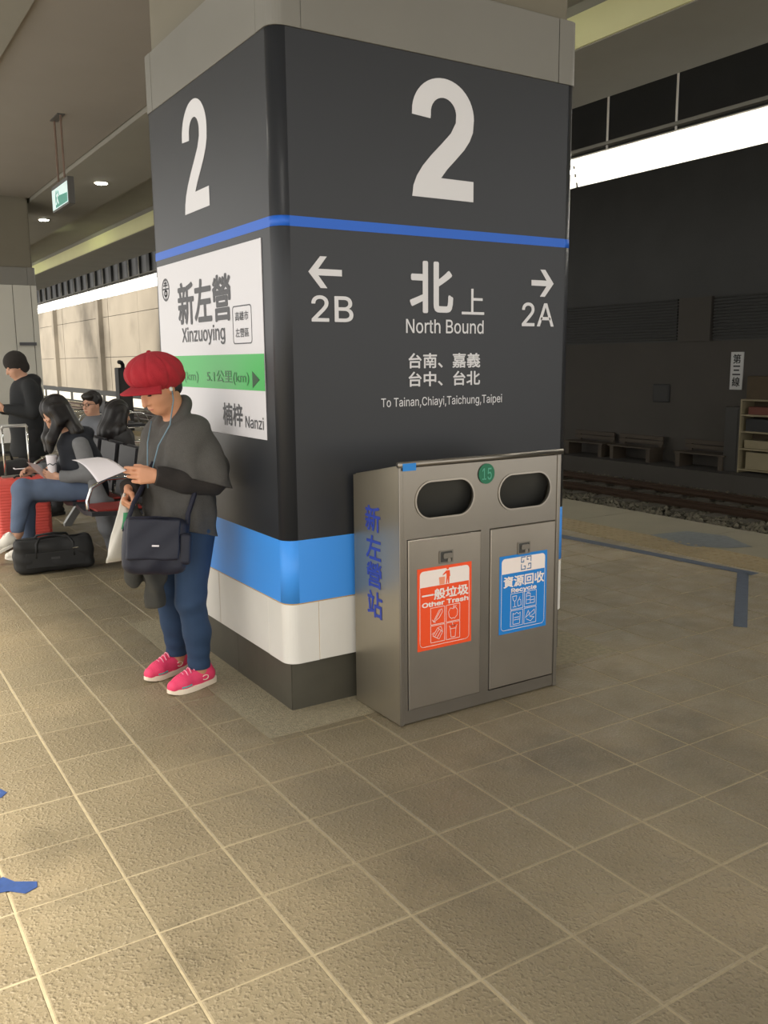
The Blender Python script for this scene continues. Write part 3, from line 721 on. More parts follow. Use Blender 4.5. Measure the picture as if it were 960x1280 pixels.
def sticker(u0, u1, v0, v1, m, kind):
    PL = Plane((0, by0-.0045, 0), (1, 0, 0), (0, 0, 1))
    st = shape('sticker', PL, [[(u0, v0), (u1, v0), (u1, v1), (u0, v1)]], m, bin_, 0.0006, 0.0)
    W, H = u1-u0, v1-v0
    U = lambda x: u0+W*x
    V = lambda y: v0+H*y
    e = .045
    top = [(U(e), V(.77)), (U(1-e), V(.77))] + [(U(1-e)-.018+.018*math.cos(a), V(1-e*.8)-.018+.018*math.sin(a)) for a in np.linspace(0, PI/2, 6)] + [(U(e)+.018+.018*math.cos(a), V(1-e*.8)-.018+.018*math.sin(a)) for a in np.linspace(PI/2, PI, 6)]
    shape('sticker_header', PL, [top], M_wh, st, 0.0004, .0006)
    fr = [(U(e), V(.77)), (U(e), V(.09))] + arc(U(e)+.018, V(.045)+.018, .018, .018, 180, 270, 6) + arc(U(1-e)-.018, V(.045)+.018, .018, .018, 270, 360, 6) + [(U(1-e), V(.77))]
    strokes('sticker_border', PL, [fr], .0022, M_wh, st, .0008)
    sq = [(.24, .30), (.525, .30), (.24, .08), (.525, .08)]; q = .255*W
    frames = []
    for x, y in sq:
        a, b = U(x), V(y); frames.append([(a, b), (a+q, b), (a+q, b+q*1.02), (a, b+q*1.02), (a, b)])
    strokes('icon_frames', PL, frames, .0022, M_wh, st, .0008)
    def ic(i, lines, wd=.0024):
        a, b = U(sq[i][0]), V(sq[i][1]); strokes('icon', PL, [[(a+x*q, b+y*q) for x, y in ln] for ln in lines], wd, M_wh, st, .0009)
    if kind == 'trash':
        text('一般垃圾', PL, (U(.08), U(.94), V(.60), V(.735)), M_wh, st, .0007, bold=.03)
        text('Other Trash', PL, (U(.08), U(.94), V(.525), V(.585)), M_wh, st, .0007, bold=.03)
        # person dropping litter in a basket
        cx_, cy_ = U(.55), V(.775)
        shape('pictogram', PL, [arc(cx_, cy_+.066, .0065, .0065, 0, 350, 14)], m, st, .0004, .001)
        shape('pictogram', PL, [[(cx_-.008, cy_+.056), (cx_+.010, cy_+.056), (cx_+.013, cy_+.03), (cx_+.009, cy_+.03), (cx_+.008, cy_), (cx_+.002, cy_), (cx_+.0, cy_+.024), (cx_-.004, cy_), (cx_-.010, cy_), (cx_-.006, cy_+.03), (cx_-.007, cy_+.045), (cx_-.026, cy_+.037), (cx_-.025, cy_+.042)]], m, st, .0004, .001)
        shape('pictogram', PL, [[(cx_-.042, cy_), (cx_-.016, cy_), (cx_-.013, cy_+.032), (cx_-.045, cy_+.032)]], mat('pale orange print', '#f09a78', .5), st, .0004, .001)
        ic(0, [[(.2, .15), (.3, .35), (.6, .8), (.8, .88), (.85, .7), (.6, .35), (.35, .22), (.2, .15)], [(.35, .3), (.7, .78)], [(.2, .15), (.12, .3)], [(.2, .15), (.35, .12)]])
        ic(1, [[(.5, .75), (.3, .82), (.17, .6), (.22, .3), (.4, .15), (.5, .2), (.62, .15), (.8, .32), (.84, .6), (.7, .82), (.5, .75)], [(.5, .75), (.55, .95)], [(.55, .85), (.75, .92)]])
        ic(2, [[(.15, .4), (.5, .85), (.85, .55), (.6, .15), (.15, .4)], [(.3, .35), (.6, .75)], [(.45, .25), (.75, .65)], [(.2, .6), (.1, .5)], [(.5, .85), (.75, .9), (.85, .55)]])
        ic(3, [[(.28, .8), (.36, .1), (.66, .1), (.74, .8), (.28, .8)], [(.22, .8), (.8, .8)], [(.3, .62), (.72, .62)], [(.5, .8), (.45, .97)]])
    else:
        text('資源回收', PL, (U(.08), U(.94), V(.59), V(.735)), M_wh, st, .0007, bold=.03)
        text('Recycle', PL, (U(.24), U(.78), V(.505), V(.575)), M_wh, st, .0007, bold=.03)
        cx_, cy_, a = U(.55), V(.875), .0095
        L_ = []
        for sx, sy in ((1, 1), (-1, 1), (-1, -1), (1, -1)):
            L_.append([(cx_+sx*a*.55, cy_+sy*a*2.9), (cx_+sx*a*2.9, cy_+sy*a*2.9), (cx_+sx*a*2.9, cy_+sy*a*.55)])
            L_.append([(cx_+sx*a*.55, cy_+sy*a*2.9), (cx_+sx*a*.55, cy_+sy*a*1.5), (cx_+sx*a*1.4, cy_+sy*a*1.5)] if sx*sy > 0 else [(cx_+sx*a*2.9, cy_+sy*a*.55), (cx_+sx*a*1.5, cy_+sy*a*.55), (cx_+sx*a*1.5, cy_+sy*a*1.4)])
        strokes('pictogram', PL, L_, .005, mat('blue print', '#5f7fa8', .5), st, .0012)
        ic(0, [[(.15, .85), (.2, .6), (.32, .5), (.44, .6), (.48, .85), (.15, .85)], [(.32, .5), (.32, .15)], [(.18, .15), (.46, .15)], [(.6, .15), (.55, .45), (.66, .6), (.82, .55), (.85, .2), (.6, .15)], [(.68, .6), (.75, .75)]])
        ic(1, [[(.15, .2), (.15, .85), (.5, .85), (.5, .2), (.15, .2)], [(.15, .7), (.5, .7)], [(.5, .6), (.85, .6), (.85, .2), (.5, .2)], [(.2, .45), (.45, .45)], [(.55, .4), (.8, .4)], [(.22, .93), (.42, .93)]])
        ic(2, [[(.2, .85), (.2, .12), (.75, .12), (.8, .85), (.65, .75), (.5, .88), (.35, .76), (.2, .85)], [(.3, .55), (.7, .55)], [(.3, .4), (.7, .4)]])
        ic(3, [[(.12, .4), (.45, .6), (.35, .85), (.12, .4)], [(.45, .6), (.85, .85), (.9, .6), (.5, .4), (.45, .6)], [(.2, .3), (.55, .12), (.85, .35), (.5, .4)]])
sticker(1.985, 2.264, .309, .660, M_or, 'trash')
sticker(2.417, 2.692, .305, .657, M_bl, 'recycle')
# ================================================================ lamps
M_tube = mat('fluorescent tube', '#ffffff', 0.5, emit=(1.0, 0.97, 0.9), estr=TUBE_W)
M_refl = mat('white enamel reflector', '#e6e2d8', 0.4)
M_chan = mat('grey steel channel', '#8d8a80', 0.5, metal=0.3)
def trough(x, s, y0, n, label, group):
    """strip light hung over the track: s=+1 opens towards -x"""
    L_ = 3.96
    t = thing('strip_light', label, 'light', (x, y0, 3.85), 0, group)
    prof = [(-.15, .15), (.16, .15), (.235, -.12), (.22, -.12), (.15, .135), (-.15, .135)]
    MB().prism([(s*a, b) for a, b in prof], 0, L_, 'y').build('reflector', M_refl, t, world=False)
    for dx, dz in ((-.02, .02), (.09, -.06)):
        MB().tube([(s*dx, .04, dz), (s*dx, L_-.04, dz)], .026, 10).build('tube', M_tube, t, smooth=True, world=False)
    for yy in (.3, 2.2, 3.25):
        MB().tube([(0, yy, .15), (0, yy, 3.75)], .014, 6).build('hanger_rod', M_refl, t, world=False)
    MB().box((-.04, 0, .235), (.04, L_, .275)).build('mounting_channel', M_chan, t, world=False)
    return t
ordn = ['first', 'second', 'third', 'fourth', 'fifth', 'sixth', 'seventh', 'eighth', 'ninth', 'tenth', 'eleventh', 'twelfth', 'thirteenth']
for k in range(11):
    y = 1.0+4.0*k
    lb = ('bright strip light over the far track, right of the pillar, ' + ('nearest the camera', 'at the frame edge', 'beside the pillar')[k]) if k < 3 else 'bright strip light over the far track, %s in the row counted from the camera' % ordn[k]
    trough(8.5, 1, y, k, lb, 'strip lights over the far track')
M_bulb = mat('downlight lens', '#ffffff', 0.4, emit=(1.0, 0.96, 0.86), estr=40.0)
M_trimw = mat('white trim ring', '#cfccc0', 0.4)
for nx, x in (('right', 3.78), ('left', 1.02)):
    for k in range(8):
        y = -1.95+3.9*k
        t = thing('downlight', 'round recessed downlight in the %s hand soffit, %s along from the near end' % (nx, ordn[k]), 'light', (x, y, 4.10), 0, 'recessed soffit downlights')
        mb = MB()
        mb.cyl((0, 0), .105, -.012, 0, 28, .105).build('trim_ring', M_trimw, t, world=False)
        MB().cyl((0, 0), .082, -.020, -.0125, 24).build('lens', M_bulb, t, world=False)
        la = bpy.data.lights.new('downlight_lamp', 'SPOT'); la.energy = DOWN_W; la.color = (1, .965, .90); la.spot_size = math.radians(130); la.spot_blend = 0.8; la.shadow_soft_size = 0.07
        lo = bpy.data.objects.new('downlight_lamp', la); C.objects.link(lo); lo.parent = t; lo.location = (0, 0, -.06)
M_cove = mat('greenish cove tube', '#ffffff', 0.5, emit=(0.93, 1.0, 0.55), estr=COVE_W)
for k, (y, lb) in enumerate(((7.2, 'short greenish cove tube lighting the pale fascia just right of the pillar'), (20.4, 'short greenish cove tube lighting the fascia left of the pillar'), (27.0, 'short greenish cove tube lighting the fascia below the exit sign'))):
    t = thing('cove_light', lb, 'light', (4.45, y, 4.30), 0, 'cove tubes along the recess')
    MB().box((-.05, -.62, 0.0), (.05, .62, .06)).build('batten', M_refl, t, world=False)
    MB().tube([(.07, -.58, .02), (.07, .58, .02)], .018, 8).build('tube', M_cove, t, smooth=True, world=False)

# ================================================================ exit sign
t = thing('exit_sign', 'small hanging green and white exit sign under the platform ceiling', 'sign', (2.49, 10.53, 3.2), 0)
M_signbox = mat('sign housing', '#4c4a47', 0.5)
MB().box((-.035, -.38, -.01), (.035, .38, .27)).build('housing', M_signbox, t, world=False, bevel=.006)
M_sgw = mat('sign white face', '#dfeff0', 0.4, emit='#bfe6e6', estr=0.35)
M_sgg = mat('sign green print', '#4f9f90', 0.4, emit='#4f9a8a', estr=0.15)
EP = Plane((-.036, 0, 0), (0, -1, 0), (0, 0, 1))
f_ = MB().box((-.037, -.36, .01), (-.0355, .36, .225)).build('face', M_sgw, t, world=False)
def loc_shape(name, loops, m, par, w):
    me = shape_mesh(loops, .001); put(me, EP, 1, 1, 0, 0, w); return link(name, me, m, par, world=False)
loc_shape('green_field', [[(-.20, .02), (.34, .02), (.34, .11), (-.02, .13), (-.06, .19), (-.16, .20), (-.20, .14)]], M_sgg, f_, .0025)
loc_shape('running_figure', [arc(-.10, .185, .02, .02, 0, 350, 12)], M_sgw, f_, .004)
loc_shape('running_figure', [[(-.13, .16), (-.07, .165), (-.03, .13), (-.05, .12), (-.08, .14), (-.09, .11), (-.04, .06), (-.06, .04), (-.115, .085), (-.15, .05), (-.19, .05), (-.185, .07), (-.155, .075), (-.125, .12), (-.15, .14)]], M_sgw, f_, .004)
for yy in (-.12, .17):
    MB().tube([(0, yy, .27), (0, yy, .95)], .012, 6).build('hanger_rod', mat('rusty rod', '#6b5648', .6), t, world=False)
MB().box((-.04, -.15, .94), (.04, .2, .95)).build('ceiling_plate', M_signbox, t, world=False)

# ================================================================ things along the far wall
M_wood = mat('dark bench wood', '#4a4034', 0.7, var=0.2, vscale=6, stretch=(6, 1, 6))
M_pine = mat('pale shelf board', '#8f8468', 0.7, var=0.12, vscale=5)
M_crate = mat('brown carton', '#4f4331', 0.85, var=0.2)
M_ppr = mat('white card', '#c9c9c6', 0.7)
def far_bench(y, lb):
    t = thing('wooden_bench', lb, 'bench', (15.15, y, -.72), 0, 'benches along the far wall')
    for yy in (-.52, .52):
        MB().box((-.22, yy-.05, 0), (.20, yy+.05, .28)).build('leg', M_wood, t, world=False)
        MB().box((.16, yy-.05, .28), (.20, yy+.05, .54)).build('back_post', M_wood, t, world=False)
    for i in range(3): MB().box((-.24+.15*i, -.62, .28), (-.11+.15*i, .62, .31)).build('seat_slat', M_wood, t, world=False)
    for i in range(2): MB().box((.13, -.62, .36+.10*i), (.16, .62, .44+.10*i)).build('back_slat', M_wood, t, world=False)
far_bench(14.95, 'dark wooden bench at the far wall, farthest left, beside the pillar edge')
far_bench(13.55, 'dark wooden bench at the far wall below the dark notice board')
far_bench(11.72, 'dark wooden bench at the far wall nearest the pale shelf')
t = thing('open_shelf', 'pale open shelf with boxes against the far wall at right', 'shelf', (15.2, 10.42, -.72), 0)
for yy in (-.43, .41): MB().box((-.2, yy, 0), (.2, yy+.03, 1.42)).build('side_board', M_pine, t, world=False)
for zz in (.05, .45, .78, 1.10, 1.39): MB().box((-.2, -.40, zz), (.2, .409, zz+.03)).build('shelf_board', M_pine, t, world=False)
MB().box((.19, -.40, .08), (.2, .409, 1.39)).build('back_board', M_crate, t, world=False)
for (ya, yb, z0, h_, c, lb) in ((-.35, .3, .08, .33, M_pine, 'pale carton on the bottom board of the far shelf'), (-.3, .35, .48, .16, M_pine, 'flat pale box on the second board of the far shelf'), (-.32, .34, .81, .24, M_darker, 'black box on the third board of the far shelf'), (-.2, .3, 1.13, .15, mat('reddish box', '#6b3f33', .8), 'reddish box on the upper board of the far shelf'), (-.40, .36, 1.42, .44, M_crate, 'dark brown carton standing on top of the far shelf')):
    MBo = MB().box((15.05, 10.42+ya, -.72+z0+.001), (15.36, 10.42+yb, -.72+z0+h_)); o = MBo.build('storage_box', c, bevel=.006, segs=1); tag(o, lb, 'box', 'boxes on the far shelf')
t = thing('wall_sign', 'narrow white vertical sign with black characters on the far wall', 'sign', (15.46, 11.32, 1.22), 0)
MB().box((15.445, 11.18, .86), (15.468, 11.46, 1.60)).build('plate', M_ppr, t)
WP = Plane((15.445, 0, 0), (0, -1, 0), (0, 0, 1))
for i, ch in enumerate('第三線'): text(ch, WP, (-11.41, -11.23, 1.37-.225*i, 1.56-.225*i), M_darker, t, .0006, bold=.02)
t = thing('notice_board', 'small dark square notice board on the far wall', 'notice board', (15.45, 13.17, .75))
MB().box((15.44, 12.95, .55), (15.468, 13.40, .94)).build('frame', M_darker, t, bevel=.01, segs=1)
MB().box((15.435, 12.99, .59), (15.44, 13.36, .90)).build('panel', mat('dark notice', '#2b2a26', .6), t)
t = thing('standing_cabinet', 'dark cabinet standing at the far wall beside the shelf', 'cabinet', (15.2, 11.02, -.72))
MB().box((14.98, 10.86, -.72), (15.42, 11.18, .55)).build('body', mat('dark cabinet paint', '#34322d', .6), t, bevel=.01, segs=1)
MB().box((14.965, 10.88, -.66), (14.979, 11.16, .51)).build('door', mat('dark cabinet paint', '#34322d', .6), t)
# signal cabinet and benches further along the platform
t = thing('signal_cabinet', 'tall black signal cabinet on the platform behind the red cap', 'cabinet', (5.75, 20.0, 0))
MB().box((5.62, 19.85, 0), (5.92, 20.15, 1.40)).build('body', M_darker, t, bevel=.02)
MB().box((5.65, 19.835, .1), (5.89, 19.849, 1.32)).build('door', mat('black cabinet door', '#26231f', .5), t)
MB().tube([(5.77, 20.0, 1.40), (5.77, 20.0, 1.46), (5.72, 19.95, 1.52), (5.66, 19.9, 1.52)], .045, 8).build('horn', M_darker, t, smooth=True)

# ================================================================ waiting bench with red seats
M_chrome = mat('chrome tube', '#d9d9d6', 0.12, metal=1.0)
M_red = mat('red seat pad', '#8f2a22', 0.5)
M_mesh = mat('black seat shell', '#26262a', 0.55)
M_alu = mat('grey cast leg', '#8e8e8b', 0.45, metal=0.4)
def waiting_bench(x, y, lb, n=4, pads=M_red, arms=None):
    t = thing('waiting_bench', lb, 'bench', (x, y, 0), 0, 'waiting benches')
    MB().box((-.03, -.1, .30), (.03, .56*n+.0, .36)).build('beam', M_alu, t, world=False)
    for yy in (.05, .56*n-.15):
        mb = MB().prism([(-.30, 0), (-.24, 0), (-.03, .30), (.03, .30), (.24, 0), (.30, 0), (.30, .025), (.06, .36), (-.06, .36), (-.30, .025)], yy-.03, yy+.03, 'y'); mb.build('leg', M_alu, t, world=False)
    for s in (-1, 1):
        for k in range(n):
            yc = .56*k+.23
            c = MB()
            c.grid(lambda a, b: (s*(.10+.45*a), yc-.23+.46*b, .395+.025*a+.01*math.cos(2*PI*b)), 6, 6)
            c.build('seat', M_mesh, t, world=False, solid=.03)
            p = MB().box((s*.16, yc-.18, .430), (s*.50, yc+.18, .448)); p.build('seat_pad', pads, t, world=False, bevel=.006)
            MB().grid(lambda a, b: (s*(.09-.06*a), yc-.22+.44*b, .43+.40*a), 5, 5).build('backrest', M_mesh, t, world=False, solid=.02)
        for yc in (arms or [.56*k-.05 for k in range(n+1)]):
            MB().tube([(s*.06, yc, .40), (s*.10, yc, .60), (s*.18, yc, .655), (s*.38, yc, .655), (s*.49, yc, .60), (s*.53, yc, .50), (s*.53, yc, .42), (s*.45, yc, .395), (s*.06, yc, .395)], .014, 8).build('armrest', M_chrome, t, smooth=True, world=False)
    return t
waiting_bench(2.12, 6.42, 'back-to-back waiting bench with chrome arms and red seats behind the red-capped woman', arms=[.20, 1.20, 1.76, 2.20])
waiting_bench(2.62, 9.12, 'single waiting seat farther back under the seated person with glasses', 1)
waiting_bench(4.3, 15.4, 'dark waiting bench farther along the platform near the track edge', 3, M_mesh)

# ================================================================ luggage
M_blk = mat('black nylon', '#232323', 0.7, bump=0.15, bscale=300, var=0.1, vscale=8)
M_blk2 = mat('black webbing', '#1a1a1b', 0.6)
d = thing('duffel_bag', 'black nylon duffel bag on the floor beside the seated woman', 'bag', (1.345, 6.70, 0), -6)
s = S(); s.box((0, 0, .125), (.275, .115, .118), .055); s.disp = lambda P: .006*np.sin(P[:, 0]*31+P[:, 2]*14)*np.sin(P[:, 1]*20+1)+.004*np.sin(P[:, 2]*60+P[:, 0]*9)
s.build('bag_body', M_blk, d, .008)
MB().tube([(-.255, 0, .246), (-.1, 0, .248), (.1, 0, .247), (.255, 0, .243)], .006, 6).build('zip', M_blk2, d, smooth=True, world=False)
for yy in (-.075, .075):
    MB().tube([(-.13, yy*1.52, .12), (-.125, yy*1.45, .22), (-.10, yy*.9, .255), (0, yy*.6, .268), (.10, yy*.9, .255), (.125, yy*1.45, .22), (.13, yy*1.52, .12)], .010, 6).build('handle', M_blk2, d, smooth=True, world=False)
MB().box((-.20, -.121, .05), (.20, -.113, .16)).build('front_pocket', M_blk, d, world=False, bevel=.004)
MB().box((-.03, -.1225, .105), (.03, -.1213, .122)).build('badge', mat('grey badge', '#4a4a4a', .4, metal=.5), d, world=False)
MB().tube([(.12, -.122, .175), (.16, -.122, .178)], .004, 6).build('zip_pull', M_chrome, d, world=False)
su = thing('suitcase', 'coral red ribbed suitcase with raised silver handle at left edge', 'suitcase', (1.32, 7.70, 0), 0)
M_coral = mat('coral ribbed shell', '#f4655b', 0.35, spec=0.5)
s = S(); s.box((0, 0, .325), (.215, .12, .265), .045); s.disp = lambda P: .0022*np.sin(P[:, 2]*2*PI/.024)*(np.abs(P[:, 2]-.325) < .22)
s.build('shell', M_coral, su, .005)
for xx in (-.16, .16):
    for yy in (-.08, .08):
        MB().tube([(xx-.012, yy, .027), (xx+.012, yy, .027)], .026, 12).build('wheel', M_darker, su, world=False)
        MB().box((xx-.02, yy-.02, .03), (xx+.02, yy+.02, .066)).build('wheel_fork', M_darker, su, world=False)
for xx in (-.10, .09): MB().tube([(xx, .02, .58), (xx, .02, .995)], .0095, 8).build('handle_rod', M_chrome, su, smooth=True, world=False)
MB().tube([(-.10, .02, .99), (-.095, .02, 1.005), (.085, .02, 1.005), (.09, .02, .99)], .013, 8).build('handle_grip', mat('silver grip', '#c9c8c4', .35, metal=.5), su, smooth=True, world=False)
MB().box((-.13, -.03, .588), (.12, .06, .60)).build('handle_socket', M_chan, su, world=False)
MB().tube([(-.06, -.10, .593), (-.04, -.105, .607), (.06, -.105, .607), (.08, -.10, .593)], .008, 6).build('carry_handle', M_darker, su, world=False)
tb = thing('tote_bag', 'soft black bag resting behind the coral suitcase', 'bag', (1.22, 8.06, 0), 0)
s = S(); s.box((0, 0, .35), (.26, .10, .345), .06); s.disp = lambda P: .008*np.sin(P[:, 0]*22+P[:, 2]*10); s.build('bag_body', M_blk, tb, .012)
MB().tube([(-.12, 0, .68), (-.10, 0, .76), (.10, 0, .76), (.12, 0, .68)], .012, 6).build('handle', M_blk2, tb, smooth=True, world=False)
# ================================================================ people
M_skin = mat('warm skin', '#c8906f', 0.55, var=0.06, vscale=30)
M_skin2 = mat('pale skin', '#c99a80', 0.55, var=0.05, vscale=30)
M_hair = mat('black hair', '#1b1716', 0.45, var=0.3, vscale=60, stretch=(1, 1, .15))
M_lip = mat('lips', '#a3584c', 0.5); M_eye = mat('dark eye', '#17110f', 0.3); M_brow = mat('eyebrow', '#2e221d', 0.8)
V = lambda *a: np.array(a, float)
class Head:
    """bowed / turned head: a forward, b left, c up"""
    def __init__(s, c, pitch=0, yaw=0, sc=1.0):
        s.c = V(*c); p, y = math.radians(pitch), math.radians(yaw); s.sc = sc
        f = V(math.cos(p)*math.cos(y), math.cos(p)*math.sin(y), -math.sin(p)); l = V(-math.sin(y), math.cos(y), 0)
        s.R = np.stack([f, l, np.cross(f, l)])
    def __call__(s, a, b, c): return s.c+s.sc*(a*s.R[0]+b*s.R[1]+c*s.R[2])
    def add(s, B):
        q = s.sc; e = lambda a, b, c, r, k=.02: B.ell(s(a, b, c), V(*r)*q, s.R, k)
        e(-.012, 0, .028, (.094, .075, .092)); e(.030, 0, -.030, (.064, .062, .082), .03); e(.047, 0, -.080, (.036, .042, .032), .03)
        for b in (-1, 1):
            e(.052, b*.036, -.028, (.028, .026, .028)); e(-.006, b*.073, -.012, (.018, .010, .030), .008); e(.075, b*.03, .022, (.018, .028, .010), .012)
            B.cap(s(.088, b*.012, -.034), s(.092, b*.014, -.035), .007*q, None, .008)
        B.chain([s(.084, 0, .012), s(.098, 0, -.012), s(.108, 0, -.032)], [.008*q, .0095*q, .012*q], .012)
        e(.086, 0, -.062, (.010, .020, .006), .008); e(.082, 0, -.073, (.010, .017, .006), .008)
        for b in (-1, 1): B.cuts.append(lambda P, c=s(.094, b*.031, .004): .010*q-np.sqrt(((P-c)**2).sum(1))-.0)
    def features(s, root, lip=M_lip, closed=True):
        q = s.sc
        for b in (-1, 1):
            w = S(); w.ell(s(.0835, b*.031, .002), V(.007, .015, .0035 if closed else .006)*q, s.R); w.build('eye', M_eye, root, .0022)
            w = S(); w.chain([s(.090, b*.016, .023), s(.088, b*.034, .029), s(.074, b*.052, .024)], [.003*q]*3, .003); w.build('eyebrow', M_brow, root, .0022)
        w = S(); w.ell(s(.0915, 0, -.0645), V(.006, .021, .004)*q, s.R); w.ell(s(.0885, 0, -.0725), V(.0055, .017, .0045)*q, s.R, .003); w.build('lips', lip, root, .0022)
def hand(B, wr, d, nrm, side, curl=(20, 25, 15), thumb=(0.6, 0.55, 0.35), sc=1.0, spread=.0195, thumbcurl=15):
    """wr wrist, d hand direction, nrm palm normal, thumb leaves on d x nrm * side"""
    d = _n(d); nrm = _n(V(*nrm)-d*(V(*nrm)@d)); a = np.cross(d, nrm)*side; wr = V(*wr)
    cu = curl if isinstance(curl[0], (tuple, list)) else [curl]*4
    kn = []
    for i in range(4):
        off = (1.5-i)*spread*sc; k = wr+d*(.082-.004*abs(i-1))*sc+a*off; kn.append(k)
        B.cap(wr+d*.012*sc+a*off*.55, k, .014*sc, .0105*sc, .012)
    B.ell(wr+d*.045*sc+nrm*.004*sc, V(.036, .030, .012)*sc, np.stack([d, a, nrm]), .01)
    fl = (.92, 1.0, .93, .74)
    for i in range(4):
        p = kn[i]; ang = 0; 
        for L_, c, r0, r1 in zip((.040, .025, .020), cu[i], (.0092, .0084, .0076), (.0084, .0076, .0066)):
            ang += math.radians(c); v = d*math.cos(ang)+nrm*math.sin(ang); q = p+v*L_*fl[i]*sc
            B.cap(p, q, r0*sc, r1*sc, .004); p = q
    t0 = wr+d*.020*sc+a*.020*sc; v = _n(thumb[0]*d+thumb[1]*a+thumb[2]*nrm); t1 = t0+v*.040*sc
    v2 = _n(v+math.sin(math.radians(thumbcurl))*(d-a*.6)); t2 = t1+v2*.030*sc; v3 = _n(v2+math.sin(math.radians(thumbcurl))*(d-a*.6)); t3 = t2+v3*.022*sc
    B.chain([t0, t1, t2, t3], [.0135*sc, .0108*sc, .0098*sc, .0082*sc], .007)
    return kn
def folds(amp, f1=24, f2=17, f3=30, ph=0.0):
    return lambda P: amp*(np.sin(P[:, 0]*f1+2.2*np.sin(P[:, 2]*f2*.6)+ph)*np.sin(P[:, 2]*f2+P[:, 1]*f3*.5)+.5*np.sin(P[:, 1]*f3+P[:, 2]*f1))

def shoe(root, heel, toe, m, msole, name='shoe', detail=True):
    heel, toe = V(*heel), V(*toe); d = toe-heel; L_ = np.linalg.norm(d); a = math.atan2(d[1], d[0])
    o = bpy.data.objects.new('tmp', None); c = (heel+toe)/2
    M = Matrix.Translation(Vector((c[0], c[1], 0))) @ Matrix.Rotation(a, 4, 'Z')
    k = L_/.26
    w = S()
    w.chain([V(-.088, 0, .048), V(-.02, 0, .044), V(.055, .002, .040), V(.098, .004, .036)], [.034, .038, .040, .031], .02)
    w.cap(V(-.075, 0, .06), V(-.062, 0, .092), .037, .038, .02); w.cap(V(-.06, 0, .075), V(.02, 0, .062), .034, .028, .025)
    w.plane_cut((0, 0, .022), (0, 0, -1)); hole = S(); hole.cap(V(-.058, 0, .125), V(-.05, 0, .16), .028, .034); w.sub(hole)
    u = w.build(name, m, root, .004)
    prof = []
    for i in range(40):
        g = 2*PI*i/40; x = .131*math.cos(g); wdt = .040+.006*math.sin(x*22+.4); prof.append((x, (abs(math.sin(g))**.75)*math.copysign(wdt, math.sin(g))+.003))
    mb = MB().prism(prof, 0.0, .027)
    for i, q in enumerate(mb.v):
        lift = .012*max(0, (q[0]-.07)/.06)**2 if q[2] < .01 else .004*max(0, (abs(q[0])-.07)/.06)
        mb.v[i] = (q[0], q[1], q[2]+lift)
    so = mb.build('sole', msole, u, world=False, bevel=.004)
    if detail:
        lc = MB()
        for i in range(5):
            x = -.006+.018*i; z = .106-.0075*i
            lc.tube([(x-.004, -.027, z-.013), (x, -.010, z+.002), (x+.004, .010, z+.002), (x+.008, .027, z-.013)], .0036, 5)
        lc.build('laces', mat('pink laces', '#f79ab0', .7), u, smooth=True, world=False)
        for sgn in (-1, 1):
            mk = MB(); 
            pts = [(-.045+.016*math.cos(g), sgn*.0435, .052+.011*math.sin(g)) for g in np.linspace(.6, 5.6, 12)]
            mk.tube(pts, .0022, 5); mk.build('side_mark', msole, u, world=False)
            MB().tube([(.03, sgn*.0445, .037), (.055, sgn*.0455, .035), (.08, sgn*.0415, .034)], .0042, 5).build('teal_accent', mat('teal accent', '#5fb5b0', .5), u, world=False)
        cl = MB(); cl.tube([(-.056+.036*math.cos(g), .032*math.sin(g), .112+.006*math.cos(g+PI)) for g in np.linspace(0, 2*PI, 24)], .0045, 6); cl.build('collar_lining', mat('pale pink lining', '#f2b9c4', .8), u, smooth=True, world=False)
    for ob in (u,):
        ob.matrix_local = M @ Matrix.Scale(k, 4)
    return u

# ---------------------------------------------------------------- woman in the red cap
Wn = thing('person', 'person standing by the pillar reading a sheet, red cap, grey poncho, blue jeans, pink shoes', 'person', (1.33, 3.915, 0), 194)
H = Head((.052, 0, 1.398), 30, 4)
B = S(); H.add(B)
B.cap(V(-.045, 0, 1.20), H(-.03, 0, -.03), .056, .050, .03)
B.cap(V(-.04, 0, .82), V(-.045, 0, 1.12), .10, .11, .05); B.cap(V(-.05, -.09, 1.17), V(-.05, .09, 1.17), .05, .05, .05)
LS, LE, LW = V(-.05, .120, 1.160), V(-.070, .195, .965), V(.150, .120, 1.012)
RS, RE, RW = V(-.05, -.120, 1.160), V(-.02, -.215, .965), V(.175, -.085, .945)
B.chain([LS, LE, LW], [.040, .036, .025], .02); B.chain([RS, RE, RW], [.040, .036, .025], .02)
hand(B, LW, (.85, -.46, .10), (-.40, -.88, -.05), -1, curl=[(20, 18, 10), (24, 22, 10), (30, 25, 12), (36, 30, 15)], thumb=(.85, .30, .45), sc=.98, thumbcurl=8)
hand(B, RW, (.50, .22, -.72), (-.62, .66, -.35), 1, curl=[(72, 88, 60)]*4, thumb=(.55, .5, .65), sc=.98, thumbcurl=25)
for sgn, kn, an in ((1, V(.004, .100, .43), V(-.026, .10, .09)), (-1, V(-.005, -.105, .43), V(-.062, -.145, .09))):
    B.chain([V(-.045, sgn*.085, .76), kn, kn*.45+an*.55+V(-.012, 0, .03), an, an+V(0, 0, -.03)], [.085, .055, .05, .036, .034], .03); B.cap(an+V(.0, 0, -.035), an+V(.12, 0, -.055), .028, .022, .02)
B.build('body', M_skin, Wn, .0042)
H.features(Wn)
M_denim = mat('blue denim', '#243c5a', 0.8, var=0.16, vscale=9, bump=0.2, bscale=400)
J_ = S(); J_.ell(V(-.04, 0, .78), V(.105, .155, .12), None, .05)
for sgn, kn, an in ((1, V(.004, .100, .43), V(-.026, .10, .10)), (-1, V(-.005, -.105, .43), V(-.062, -.140, .10))):
    J_.chain([V(-.045, sgn*.082, .74), kn, kn*.5+an*.5+V(-.012, 0, 0), an], [.098, .067, .060, .050], .03)
